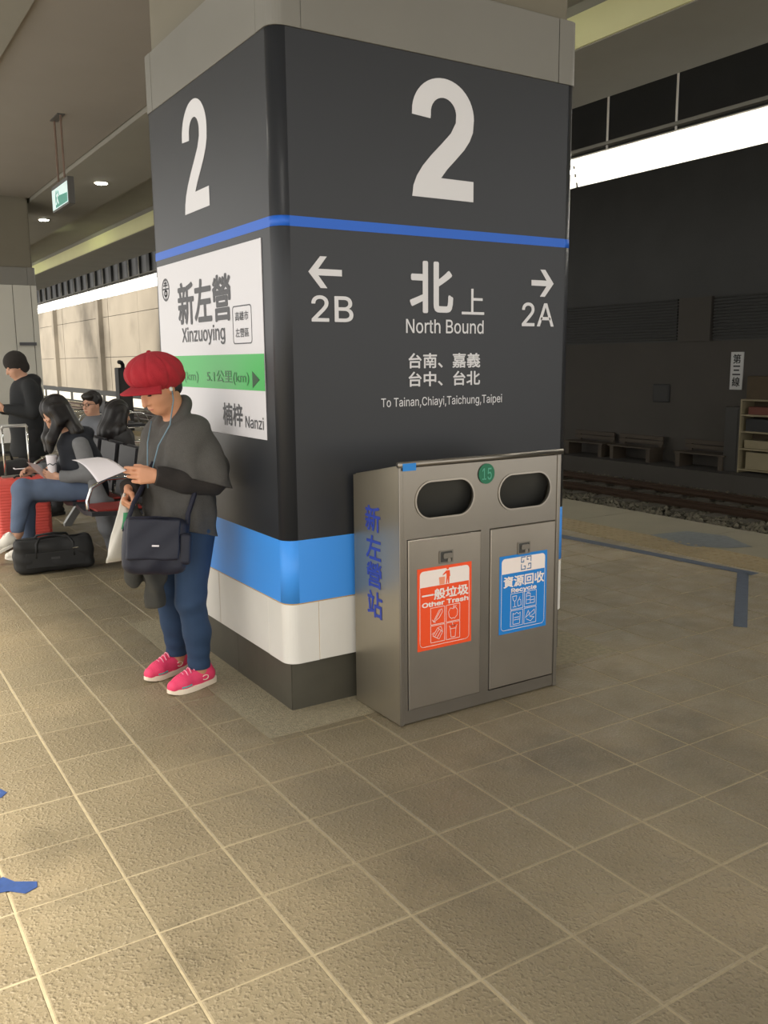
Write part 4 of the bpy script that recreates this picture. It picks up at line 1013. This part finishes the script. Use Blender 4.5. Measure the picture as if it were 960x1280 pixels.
J_.plane_cut((0, 0, .092), (0, 0, -1)); J_.disp = lambda P: .0035*np.sin(P[:, 2]*55+P[:, 0]*30)*np.exp(-((P[:, 2]-.42)/.07)**2)+.003*np.sin(P[:, 2]*80+P[:, 1]*20)*np.exp(-((P[:, 2]-.13)/.05)**2)
J_.build('jeans', M_denim, Wn, .006)
M_pink = mat('hot pink mesh', '#ee4470', 0.6, var=0.08, vscale=40, bump=0.2, bscale=250); M_sole = mat('cream sole', '#f2e3cf', 0.6)
shoe(Wn, (-.115, .098, 0), (.150, .100, 0), M_pink, M_sole)
shoe(Wn, (-.135, -.160, 0), (.128, -.130, 0), M_pink, M_sole)
M_wool = mat('charcoal grey wool', '#504e4b', 0.95, var=0.14, vscale=60, bump=0.35, bscale=220)
cape = S(); cape.cap(V(-.05, -.09, 1.19), V(-.05, .09, 1.19), .08, .08, .05)
for sgn in (-1, 1):
    cape.chain([V(-.05, sgn*.115, 1.175), V(-.065, sgn*.175, 1.03), V(-.085, sgn*.20, .90)], [.07, .08, .08], .05)
    cape.ell(V(-.10, sgn*.11, 1.00), V(.085, .12, .17), None, .05); cape.cap(V(.0, sgn*.10, 1.14), V(.02, sgn*.12, 1.0), .085, .085, .05)
cape.disp = lambda P: .0095*np.sin(np.arctan2(P[:, 1], P[:, 0]+.04)*11+P[:, 2]*9+1.5*np.sin(P[:, 2]*14))*np.clip((1.21-P[:, 2])/.22, 0, 1)+.004*np.sin(P[:, 2]*48+P[:, 0]*40+P[:, 1]*15)*np.sin(P[:, 1]*22+1)
cape.plane_cut((0, 0, .985), (.33, 0, -1))
po = S(); po.ell(V(-.035, 0, 1.02), V(.135, .175, .24), None, .05)
po.chain([V(-.03, -.055, 1.0), V(-.025, -.06, .84), V(-.025, -.065, .70)], [.12, .122, .128], .05); po.chain([V(-.03, .055, 1.0), V(-.025, .06, .84), V(-.025, .065, .70)], [.12, .122, .128], .05)
po.disp = lambda P: .006*np.sin(np.arctan2(P[:, 1], P[:, 0]+.03)*10+P[:, 2]*5)*np.clip((1.05-P[:, 2])/.25, 0, 1)+.003*np.sin(P[:, 2]*45+P[:, 1]*30); po.plane_cut((0, 0, .745), (.30, 0, -1))
full = S(); full.ops.append((po, .0)); full.ops.append((cape, .015)); full.lo, full.hi = np.minimum(po.lo, cape.lo), np.maximum(po.hi, cape.hi)
full._b(V(0, 0, 1.3), .12)
col_ = [V(-.014+.062*math.cos(g), .068*math.sin(g), 1.262-.068*math.cos(g)) for g in np.linspace(.35, 2*PI-.35, 26)]
full.chain(col_, [.021]*26, .015)
full.build('poncho', M_wool, Wn, .006)
M_slv = mat('black sleeve knit', '#2a2624', 0.95, bump=0.3, bscale=200, var=.1, vscale=30)
for e, wr in ((LE, LW), (RE, RW)):
    sl = S(); d_ = _n(wr-e); sl.chain([e+V(-.01, 0, .0), e*.5+wr*.5+V(0, 0, -.005), wr+d_*.015], [.058, .054, .042], .02); sl.plane_cut(wr+d_*.015, d_); sl.disp = folds(.003, 60, 50, 40); sl.build('sleeve', M_slv, Wn, .005)
# newsboy cap
M_cap = mat('red corduroy', '#a3202c', 0.9, var=0.12, vscale=40, bump=0.4, bscale=260)
cp = thing('newsboy_cap', 'puffy red newsboy cap worn by the woman reading', 'cap', (1.33, 3.915, 0), 194)
CH = Head((.082, .0, 1.455), 12, 4)
k_ = S(); k_.ell(CH(-.008, 0, .004), V(.126, .124, .088), CH.R, .02); k_.ell(CH(-.050, 0, -.024), V(.092, .110, .064), CH.R, .03)
def capdisp(P):
    q = (P-CH.c)@CH.R.T; an = np.arctan2(q[:, 1], q[:, 0]); r = np.hypot(q[:, 0], q[:, 1])
    return .0045*np.exp(-((np.abs((an*8/(2*PI)) % 1-.5)-.5)/.07)**2)*np.clip(r/.06, 0, 1)+.003*np.sin(an*13+q[:, 2]*60)*np.clip((r-.07)/.06, 0, 1)
k_.disp = capdisp; inn = S(); inn.ell(H(-.012, 0, .02), V(.093, .074, .090), H.R); k_.sub(inn)
kb = k_.build('crown', M_cap, cp, .0045)
bd = MB(); bd.tube([H(-.010+.098*math.cos(g), .084*math.sin(g), .044+.012*math.cos(g)) for g in np.linspace(0, 2*PI, 40)], .014, 8, False); bd.build('band', M_cap, cp, smooth=True, world=False)
br = MB(); br.grid(lambda a, b: CH((.080+.088*b*math.cos(1.0*(2*a-1)*1.05)**.5)*math.cos((2*a-1)*1.18), (.092+.026*b)*math.sin((2*a-1)*1.18)*1.05, -.044-.006*b-.018*b*(2*a-1)**2-.010*b*b), 24, 8)
bo = br.build('brim', M_cap, cp, smooth=True, world=False, solid=.007)
bt = S(); bt.ell(CH(-.008, 0, .094), V(.010, .010, .006), CH.R); bt.build('button', M_cap, cp, .003)
hr = S(); hr.ell(H(-.026, 0, .018), V(.088, .080, .092), H.R); hr.plane_cut(H(-.012, 0, .0), H.R[0]); hr.ell(H(-.065, 0, -.035), V(.035, .055, .05), H.R, .02)
for b in (-1, 1): hr.chain([H(.012, b*.073, .022), H(.016, b*.071, -.014)], [.010, .006], .01)
inn = S(); inn.ell(H(-.006, 0, -.055), V(.06, .075, .02), H.R)
hr.build('hair', M_hair, Wn, .005)
M_cord = mat('pale blue cord', '#6c8796', 0.6)
MB().tube([H(.0, .083, -.02), H(.02, .086, -.06), V(.055, .082, 1.23), V(.105, .06, 1.14), V(.125, .04, 1.05), V(.13, .03, .98)], .003, 6).build('earphone_cord', M_cord, Wn, smooth=True, world=False)
MB().tube([V(.06, -.06, 1.24), V(.11, -.02, 1.15), V(.135, .01, 1.05), V(.145, .02, .95)], .003, 6).build('earphone_cord', M_cord, Wn, smooth=True, world=False)
eb = S(); eb.ell(H(.004, .086, -.012), V(.009, .006, .011), H.R); eb.build('earbud', mat('white plastic', '#d8dad9', .4), Wn, .0022)

PAPER = ((.906, 3.992, 1.084), (1.025, 4.023, 1.086), (1.088, 3.806, 1.043), (.954, 3.772, 1.006))
# sheet of paper in her left hand
M_paper = mat('white paper', '#ece6ea', 0.8)
pA, pB, pC, pD = [Vector(q) for q in PAPER]
mb = MB().grid(lambda a, b: (pA*(1-a)*(1-b)+pB*a*(1-b)+pC*a*b+pD*(1-a)*b)+Vector((0, 0, .022*math.sin(PI*b)*(1-.3*a))), 10, 14)
o = mb.build('paper_sheet', M_paper, None, smooth=True, solid=.0006); tag(o, 'white sheet of paper held by the woman in the red cap', 'paper')
# navy shoulder bag
M_navy = mat('navy nylon', '#1b1e2e', 0.55, var=0.1, vscale=15, bump=0.12, bscale=300); M_navy2 = mat('dark navy webbing', '#15172a', 0.65)
bg_ = thing('shoulder_bag', 'navy nylon shoulder bag hanging at the hip of the woman in the red cap', 'bag', (1.33, 3.915, 0), 194)
wv = _n(V(.23, -.085, .028)); nv = _n(V(.32, .92, .10)); nv = _n(nv-wv*(nv@wv)); uv = np.cross(nv, wv); uv = uv if uv[2] > 0 else -uv
BR = np.stack([wv, uv, nv]); bc = V(.215, .170, .722)
bp = lambda a, b, c: bc+a*wv+b*uv+c*nv
s = S(); s.box(bc, (.138, .122, .045), .038, BR); s.ell(bp(0, -.03, .01), (.125, .09, .049), BR, .02); s.disp = lambda P: .003*np.sin(P[:, 0]*50+P[:, 2]*35)
s.build('bag_body', M_navy, bg_, .005)
s = S(); s.box(bp(.022, .030, .058), (.112, .088, .011), .009, BR); s.disp = lambda P: .0015*np.sin(P[:, 0]*40+P[:, 2]*60); s.build('flap', M_navy, bg_, .004)
s = S(); s.box(bp(-.118, -.01, .03), (.030, .070, .022), .018, BR); s.build('side_pocket', M_navy, bg_, .004)
MB().tube([bp(-.09, .118, .02), bp(.0, .124, .02), bp(.12, .118, .02)], .005, 6).build('zip', M_navy2, bg_, smooth=True, world=False)
MB().add([bp(-.0, -.0, .0705), bp(.030, -.0, .0705), bp(.030, .007, .0705), bp(-.0, .007, .0705)], [(0, 1, 2, 3)]).build('tag', M_paper, bg_, world=False, solid=.0012)
MB().tube([bp(-.133, .04, 0), V(.06, .195, .84), V(.02, .19, .92), V(-.03, .16, 1.02)], .011, 6).build('strap', M_navy2, bg_, smooth=True, world=False)
MB().tube([bp(.133, .06, 0), V(.25, .07, .90), V(.145, .02, 1.0), V(.10, .0, 1.06)], .011, 6).build('strap', M_navy2, bg_, smooth=True, world=False)
# plastic carrier bag
M_plas = mat('white plastic film', '#dcd8cd', 0.35, var=.06, vscale=20, trans=0.15); M_pgreen = mat('green bag print', '#3f9a68', .4)
pb = thing('plastic_bag', 'white plastic carrier bag with green print hanging from her right hand', 'bag', (1.33, 3.915, 0), 194)
prof_ = [(.895, .018, .012, .205), (.85, .035, .018, .20), (.80, .055, .024, .195), (.74, .075, .028, .20), (.68, .092, .030, .205), (.64, .102, .024, .21), (.622, .100, .008, .21)]
def pbag(a, b):
    i = min(int(b*6*.9999), 5); t_ = b*6-i; z, rx, ry, cx_ = [prof_[i][k]*(1-t_)+prof_[i+1][k]*t_ for k in range(4)]
    g = 2*PI*a; wob = 1+.10*math.sin(5*g+b*7)*(1-b*.5); return (cx_+rx*wob*math.cos(g), -.085+ry*wob*math.sin(g), z)
MB().grid(pbag, 36, 18).build('bag_body', M_plas, pb, smooth=True, world=False)
MB().grid(lambda a, b: Vector(pbag(.14+.14*a, .20+.22*b))+Vector((.0, .003, 0)), 10, 8).build('print', M_pgreen, pb, smooth=True, world=False)
for dx in (-.012, .012): MB().tube([(.20+dx*2, -.085, .88), (.205+dx, -.06, .925), (.215+dx, -.035, .93), (.21+dx, -.075, .885)], .005, 6).build('handle', M_plas, pb, smooth=True, world=False)
# folded jacket hanging below the bag
jk = thing('folded_jacket', 'dark grey jacket hanging over her arm below the navy bag', 'jacket', (1.33, 3.915, 0), 194)
s = S(); s.chain([V(.15, -.14, .90), V(.17, -.06, .80), V(.195, -.03, .68), V(.205, -.03, .545)], [.03, .035, .040, .040], .03); s.chain([V(.15, .0, .76), V(.135, .03, .62), V(.150, .03, .43)], [.04, .045, .047], .03)
s.disp = folds(.009, 60, 10, 70); s.plane_cut((.155, .0, .405), (0, .1, -1)); s.build('cloth', mat('dark grey jacket cloth', '#3e3d38', .9, var=.15, vscale=12, bump=.2, bscale=200), jk, .006)

# ---------------------------------------------------------------- seated woman with the cup
Sw = thing('person', 'seated person with long dark hair bent over papers, navy vest, grey sleeves, jeans', 'person', (1.72, 7.22, 0), 180)
H = Head((.185, 0, 1.115), 48, 8)
B = S(); H.add(B); B.cap(V(.06, 0, .93), H(-.035, 0, -.03), .058, .05, .03)
B.chain([V(-.02, 0, .54), V(.0, 0, .72), V(.05, 0, .87)], [.12, .11, .11], .05); B.cap(V(.05, -.13, .89), V(.05, .13, .89), .055, .055, .05)
LS, LE, LW = V(.045, .165, .875), V(-.01, .215, .64), V(.215, .10, .635); RS, RE, RW = V(.045, -.165, .875), V(.10, -.22, .66), V(.33, -.10, .68)
B.chain([LS, LE, LW], [.048, .038, .027], .02); B.chain([RS, RE, RW], [.048, .038, .027], .02)
hand(B, LW, (.85, -.35, .15), (-.25, -.9, .2), -1, curl=(35, 40, 25), thumb=(.7, .45, .45)); hand(B, RW, (.9, .1, .1), (.1, .5, -.8), -1, curl=(30, 35, 25), thumb=(.7, .45, .45))
nk, na = V(.475, .075, .555), V(.545, .12, .235); fk, fa = V(.43, -.08, .50), V(.45, -.02, .12)
B.chain([V(0, .09, .50), nk, na, na+V(.02, 0, -.05)], [.09, .06, .036, .032], .03); B.chain([V(0, -.09, .50), fk, fa], [.09, .058, .036], .03)
B.cap(na+V(.02, 0, -.05), na+V(.12, .01, -.12), .030, .022, .02); B.cap(fa+V(0, 0, -.04), fa+V(.12, 0, -.07), .028, .022, .02)
B.build('body', M_skin2, Sw, .006); H.features(Sw)
hr = S(); hr.ell(H(-.025, 0, .035), V(.105, .092, .10), H.R)
for b in (-1, 1):
    hr.chain([H(-.0, b*.075, .05), H(.03, b*.085, -.03), V(.24, b*.075, .93), V(.255, b*.06, .83)], [.045, .045, .038, .018], .03); hr.chain([H(-.06, b*.05, .0), V(.05, b*.09, .98), V(.03, b*.10, .90)], [.06, .045, .02], .03)
hr.chain([H(-.07, 0, .03), V(.03, 0, .99)], [.075, .05], .03); hr.disp = lambda P: .005*np.sin(P[:, 1]*120+P[:, 2]*25)
hr.sub((lambda q: q)(S().ell(H(.095, 0, -.04), V(.06, .05, .075), H.R))); hr.build('hair', M_hair, Sw, .006)
M_gsl = mat('grey wool sleeve', '#77787a', .95, var=.1, vscale=40); M_vest = mat('navy vest', '#1c2029', .8, var=.15, vscale=14); M_jean2 = mat('washed denim', '#62718a', .85, var=.14, vscale=10)
for a_, e, wr in ((LS, LE, LW), (RS, RE, RW)):
    sl = S(); d_ = _n(wr-e); sl.chain([a_, e, wr-d_*.015], [.066, .060, .046], .03); sl.plane_cut(wr-d_*.015, d_); sl.disp = folds(.004, 40, 30, 40); sl.build('sleeve', M_gsl, Sw, .007)
v_ = S(); v_.chain([V(-.02, 0, .50), V(.0, 0, .70), V(.045, 0, .86)], [.165, .155, .14], .05); v_.cap(V(.04, -.10, .895), V(.04, .10, .895), .075, .075, .05); v_.ell(V(-.02, 0, .955), V(.08, .10, .06), None, .04)
v_.disp = folds(.005, 22, 30, 20); v_.plane_cut((0, 0, .435), (0, 0, -1)); v_.build('vest', M_vest, Sw, .008)
jn = S(); jn.chain([V(-.01, .09, .51), nk, na+V(0, 0, .03)], [.10, .078, .052], .03); jn.chain([V(-.01, -.09, .51), fk, fa], [.10, .076, .052], .03); jn.plane_cut(na+V(0, 0, .02), (.2, .1, -1)) if False else None
jn.disp = folds(.003, 40, 30, 30); jn.build('jeans', M_jean2, Sw, .007)
M_wshoe = mat('white canvas', '#e8e4da', .7)
s1 = shoe(Sw, (.50, .125, 0), (.74, .14, 0), M_wshoe, M_wshoe, detail=False); s1.matrix_local = Matrix.Translation((.64, .13, .115)) @ Matrix.Rotation(math.radians(22), 4, 'Y') @ Matrix.Scale(.92, 4)
shoe(Sw, (.39, -.02, 0), (.63, -.02, 0), M_wshoe, M_wshoe, detail=False)
ct = thing('grey_coat', 'grey wool coat hanging down beside the seated woman', 'coat', (1.72, 7.22, 0), 180)
s = S(); s.chain([V(-.02, .235, .60), V(-.05, .25, .42), V(-.10, .25, .22), V(-.13, .245, .05)], [.05, .075, .065, .045], .03); s.chain([V(-.12, .245, .42), V(-.16, .25, .25), V(-.15, .25, .07)], [.05, .045, .04], .02); s.disp = folds(.005, 44, 10, 30); s.plane_cut((0, 0, .03), (0, 0, -1)); s.build('cloth', M_gsl, ct, .008)
cup = thing('paper_cup', 'white paper cup with a dark lid held by the seated woman', 'cup', (1.47, 7.15, .665), 0)
MB().cyl((0, 0), .030, 0, .125, 24, .041).build('cup_body', M_paper, cup, world=False)
MB().cyl((0, 0), .0335, .045, .085, 24, .0385).build('sleeve_print', mat('cup print', '#b9bcbc', .6), cup, world=False) if False else None
MB().cyl((0, 0), .044, .125, .137, 24, .042).build('lid', M_paper, cup, world=False)
mk = MB(); mk.tube([(.0365*math.cos(g), .0365*math.sin(g), .07+.006*math.sin(5*g)) for g in np.linspace(PI*.9, PI*1.9, 14)], .004, 5); mk.build('print', mat('cup print', '#4c5257', .6), cup, world=False)
o = MB().grid(lambda a, b: (1.43-.14*a+.09*b, 7.16+.08*b-.0, .60+.16*a-.03*b), 3, 3).build('paper_sheet', mat('pinkish paper', '#dccac8', .8), None, solid=.001); tag(o, 'small pinkish paper in the lap of the seated woman', 'paper')
ph = thing('phone', 'white phone in the right hand of the seated woman', 'phone', (1.30, 7.32, .695), 0)
MB().box((-.08, -.036, 0), (.07, .036, .008)).build('case', M_paper, ph, world=False, bevel=.003); MB().box((-.074, -.032, .0081), (.064, .032, .009)).build('screen', mat('dark glass', '#15171a', .1), ph, world=False)

# ---------------------------------------------------------------- person behind with long black hair, back turned
Tp = thing('person', 'seated person turned away with long black hair and dark grey jacket', 'person', (2.37, 8.50, 0), 10)
H = Head((.02, 0, 1.02), 12, 0)
B = S(); H.add(B); B.cap(V(0, 0, .82), H(-.02, 0, -.04), .055, .05, .03); B.chain([V(0, 0, .54), V(0, 0, .80)], [.12, .11], .05); B.cap(V(0, -.12, .79), V(0, .12, .79), .05, .05, .05)
for sgn in (-1, 1):
    e, wr = V(.04, sgn*.21, .58), V(.24, sgn*.08, .56); B.chain([V(0, sgn*.16, .78), e, wr], [.046, .036, .026], .02); hand(B, wr, (.8, -sgn*.5, 0), (0, 0, -1), sgn, curl=(25, 30, 20)); k = V(.42, sgn*.09, .50); B.chain([V(.02, sgn*.09, .50), k, V(.44, sgn*.09, .10)], [.09, .058, .036], .03); B.cap(V(.44, sgn*.09, .06), V(.56, sgn*.10, .035), .03, .025, .02)
B.build('body', M_skin2, Tp, .008); H.features(Tp)
hr = S(); hr.ell(H(-.02, 0, .035), V(.108, .098, .108), H.R); hr.chain([H(-.05, 0, .0), V(-.09, 0, .86), V(-.125, 0, .74)], [.10, .10, .06], .05)
for b in (-1, 1): hr.chain([H(-.0, b*.07, .02), V(-.03, b*.11, .88), V(-.08, b*.10, .72)], [.05, .055, .03], .03)
hr.sub(S().ell(H(.09, 0, -.045), V(.065, .055, .085), H.R)); hr.disp = lambda P: .004*np.sin(P[:, 1]*130+P[:, 2]*15); hr.build('hair', M_hair, Tp, .008)
M_dkj = mat('dark grey jacket', '#3d3c3c', .9, var=.12, vscale=14)
s = S(); s.chain([V(0, 0, .50), V(0, 0, .78)], [.165, .15], .05); s.cap(V(0, -.12, .80), V(0, .12, .80), .075, .075, .05)
for sgn in (-1, 1): s.chain([V(0, sgn*.16, .79), V(.04, sgn*.21, .58), V(.22, sgn*.09, .56)], [.068, .06, .045], .03)
s.plane_cut((0, 0, .43), (0, 0, -1)); s.disp = folds(.004); s.build('jacket', M_dkj, Tp, .009)
s = S()
for sgn in (-1, 1): s.chain([V(0, sgn*.09, .51), V(.42, sgn*.09, .50), V(.44, sgn*.09, .12)], [.10, .075, .055], .03)
s.build('trousers', mat('dark trousers', '#2c2b2e', .85), Tp, .009)
for sgn in (-1, 1): shoe(Tp, (.37, sgn*.09, 0), (.62, sgn*.105, 0), M_blk, M_darker, detail=False)

# ---------------------------------------------------------------- man with glasses
Mn = thing('person', 'seated person with short black hair and glasses looking left, behind the long haired person', 'person', (2.36, 9.36, 0), 190)
H = Head((.0, 0, 1.085), 4, 22)
B = S(); H.add(B); B.cap(V(-.02, 0, .86), H(-.02, 0, -.05), .058, .052, .03); B.chain([V(-.02, 0, .54), V(-.02, 0, .83)], [.13, .13], .05); B.cap(V(-.02, -.15, .84), V(-.02, .15, .84), .055, .055, .05)
for sgn in (-1, 1):
    e, wr = V(.02, sgn*.24, .60), V(.24, sgn*.10, .58); B.chain([V(-.02, sgn*.19, .83), e, wr], [.05, .04, .028], .02); hand(B, wr, (.8, -sgn*.5, 0), (0, 0, -1), sgn, curl=(25, 30, 20)); k = V(.45, sgn*.10, .50); B.chain([V(.02, sgn*.09, .50), k, V(.47, sgn*.10, .10)], [.095, .06, .04], .03); B.cap(V(.47, sgn*.10, .06), V(.58, sgn*.11, .035), .03, .025, .02)
B.build('body', M_skin2, Mn, .007); H.features(Mn, closed=False)
hr = S(); hr.ell(H(-.022, 0, .042), V(.103, .086, .096), H.R); hr.ell(H(.045, 0, .085), V(.055, .07, .035), H.R, .02); hr.sub(S().ell(H(.075, 0, -.045), V(.075, .085, .085), H.R)); hr.plane_cut(H(-.03, 0, -.05), -H.R[2]); hr.disp = lambda P: .004*np.sin(P[:, 1]*90+P[:, 0]*70); hr.build('hair', M_hair, Mn, .006)
gl = MB()
for b in (-1, 1):
    gl.tube([H(.103, b*.033+.024*math.cos(g), .004+.018*math.sin(g)) for g in np.linspace(0, 2*PI, 18)], .0022, 5, False); gl.tube([H(.100, b*.057, .008), H(.0, b*.078, .006)], .002, 5)
gl.tube([H(.106, -.010, .006), H(.106, .010, .006)], .002, 5)
g_ = gl.build('glasses', M_darker, None, smooth=True, world=False); g_.location = Mn.location; g_.rotation_euler = Mn.rotation_euler; tag(g_, 'dark framed glasses worn by the seated person looking left', 'glasses')
s = S(); s.chain([V(-.02, 0, .50), V(-.02, 0, .82)], [.175, .165], .05); s.cap(V(-.02, -.15, .85), V(-.02, .15, .85), .075, .075, .05)
for sgn in (-1, 1): s.chain([V(-.02, sgn*.19, .83), V(.02, sgn*.24, .60), V(.22, sgn*.11, .58)], [.072, .06, .045], .03)
s.plane_cut((0, 0, .43), (0, 0, -1)); s.disp = folds(.004); s.build('jacket', mat('grey sweatshirt', '#6d7076', .9, var=.1, vscale=14), Mn, .009)
s = S()
for sgn in (-1, 1): s.chain([V(0, sgn*.09, .51), V(.45, sgn*.10, .50), V(.47, sgn*.10, .12)], [.10, .078, .058], .03)
s.build('trousers', mat('dark trousers', '#2c2b2e', .85), Mn, .009)
for sgn in (-1, 1): shoe(Mn, (.40, sgn*.10, 0), (.66, sgn*.115, 0), M_blk, M_darker, detail=False)

# ---------------------------------------------------------------- standing person at the far left
St = thing('person', 'standing person in black coat and dark beanie looking at a phone by the pale pillar', 'person', (1.82, 9.85, 0), 186)
H = Head((.085, 0, 1.475), 24, 0)
B = S(); H.add(B); B.cap(V(0, 0, 1.30), H(-.02, 0, -.05), .055, .052, .03); B.chain([V(0, 0, .90), V(0, 0, 1.25)], [.12, .12], .05); B.cap(V(0, -.14, 1.27), V(0, .14, 1.27), .055, .055, .05)
for sgn in (-1, 1):
    e, wr = V(.0, sgn*.22, 1.02), V(.235, sgn*.07, 1.04); B.chain([V(0, sgn*.18, 1.26), e, wr], [.05, .04, .027], .02)
    hand(B, wr, (.8, -sgn*.35, .25), (0, -sgn*.7, .6), -sgn, curl=(35, 40, 25)); k = V(.02, sgn*.10, .46); B.chain([V(0, sgn*.09, .84), k, V(-.01, sgn*.11, .09)], [.09, .058, .038], .03); B.cap(V(-.01, sgn*.11, .06), V(.11, sgn*.125, .035), .03, .025, .02)
B.build('body', M_skin2, St, .008); H.features(St)
bn = S(); bn.ell(H(-.02, 0, .045), V(.118, .103, .112), H.R); bn.sub(S().ell(H(.06, 0, -.085), V(.10, .12, .105), H.R)); bn.ell(H(-.06, 0, -.03), V(.07, .085, .07), H.R, .02)
bn.disp = lambda P: .002*np.sin(np.arctan2(P[:, 1], P[:, 0]-.05)*40)
bo = bn.build('beanie', mat('dark brown knit', '#2e2a27', .95, var=.15, vscale=30), St, .007)
M_coat = mat('black coat', '#202224', .85, var=.12, vscale=10)
s = S(); s.chain([V(.01, 0, .58), V(0, 0, .90), V(-.005, 0, 1.22)], [.19, .175, .16], .05); s.cap(V(0, -.14, 1.27), V(0, .14, 1.27), .075, .075, .05); s.ell(V(-.075, 0, 1.33), V(.085, .12, .07), None, .03)
for sgn in (-1, 1): s.chain([V(0, sgn*.18, 1.25), V(.0, sgn*.225, 1.02), V(.215, sgn*.08, 1.04)], [.075, .065, .05], .03)
s.plane_cut((0, 0, .55), (0, 0, -1)); s.disp = folds(.005, 20, 16, 22); s.build('coat', M_coat, St, .009)
s = S()
for sgn in (-1, 1): s.chain([V(0, sgn*.09, .80), V(.02, sgn*.10, .46), V(-.01, sgn*.11, .10)], [.10, .075, .058], .03)
s.build('trousers', mat('black trousers', '#222224', .85), St, .009)
for sgn in (-1, 1): shoe(St, (-.10, sgn*.11, 0), (.16, sgn*.13, 0), M_blk, M_darker, detail=False)
ph = thing('phone', 'pale phone held up by the standing person in black', 'phone', (1.50, 9.82, 1.075), 6)
MB().box((-.006, -.036, -.06), (.006, .036, .08)).build('case', M_paper, ph, world=False, bevel=.003); MB().box((.0061, -.032, -.055), (.007, .032, .075)).build('screen', mat('dark glass', '#15171a', .1), ph, world=False)
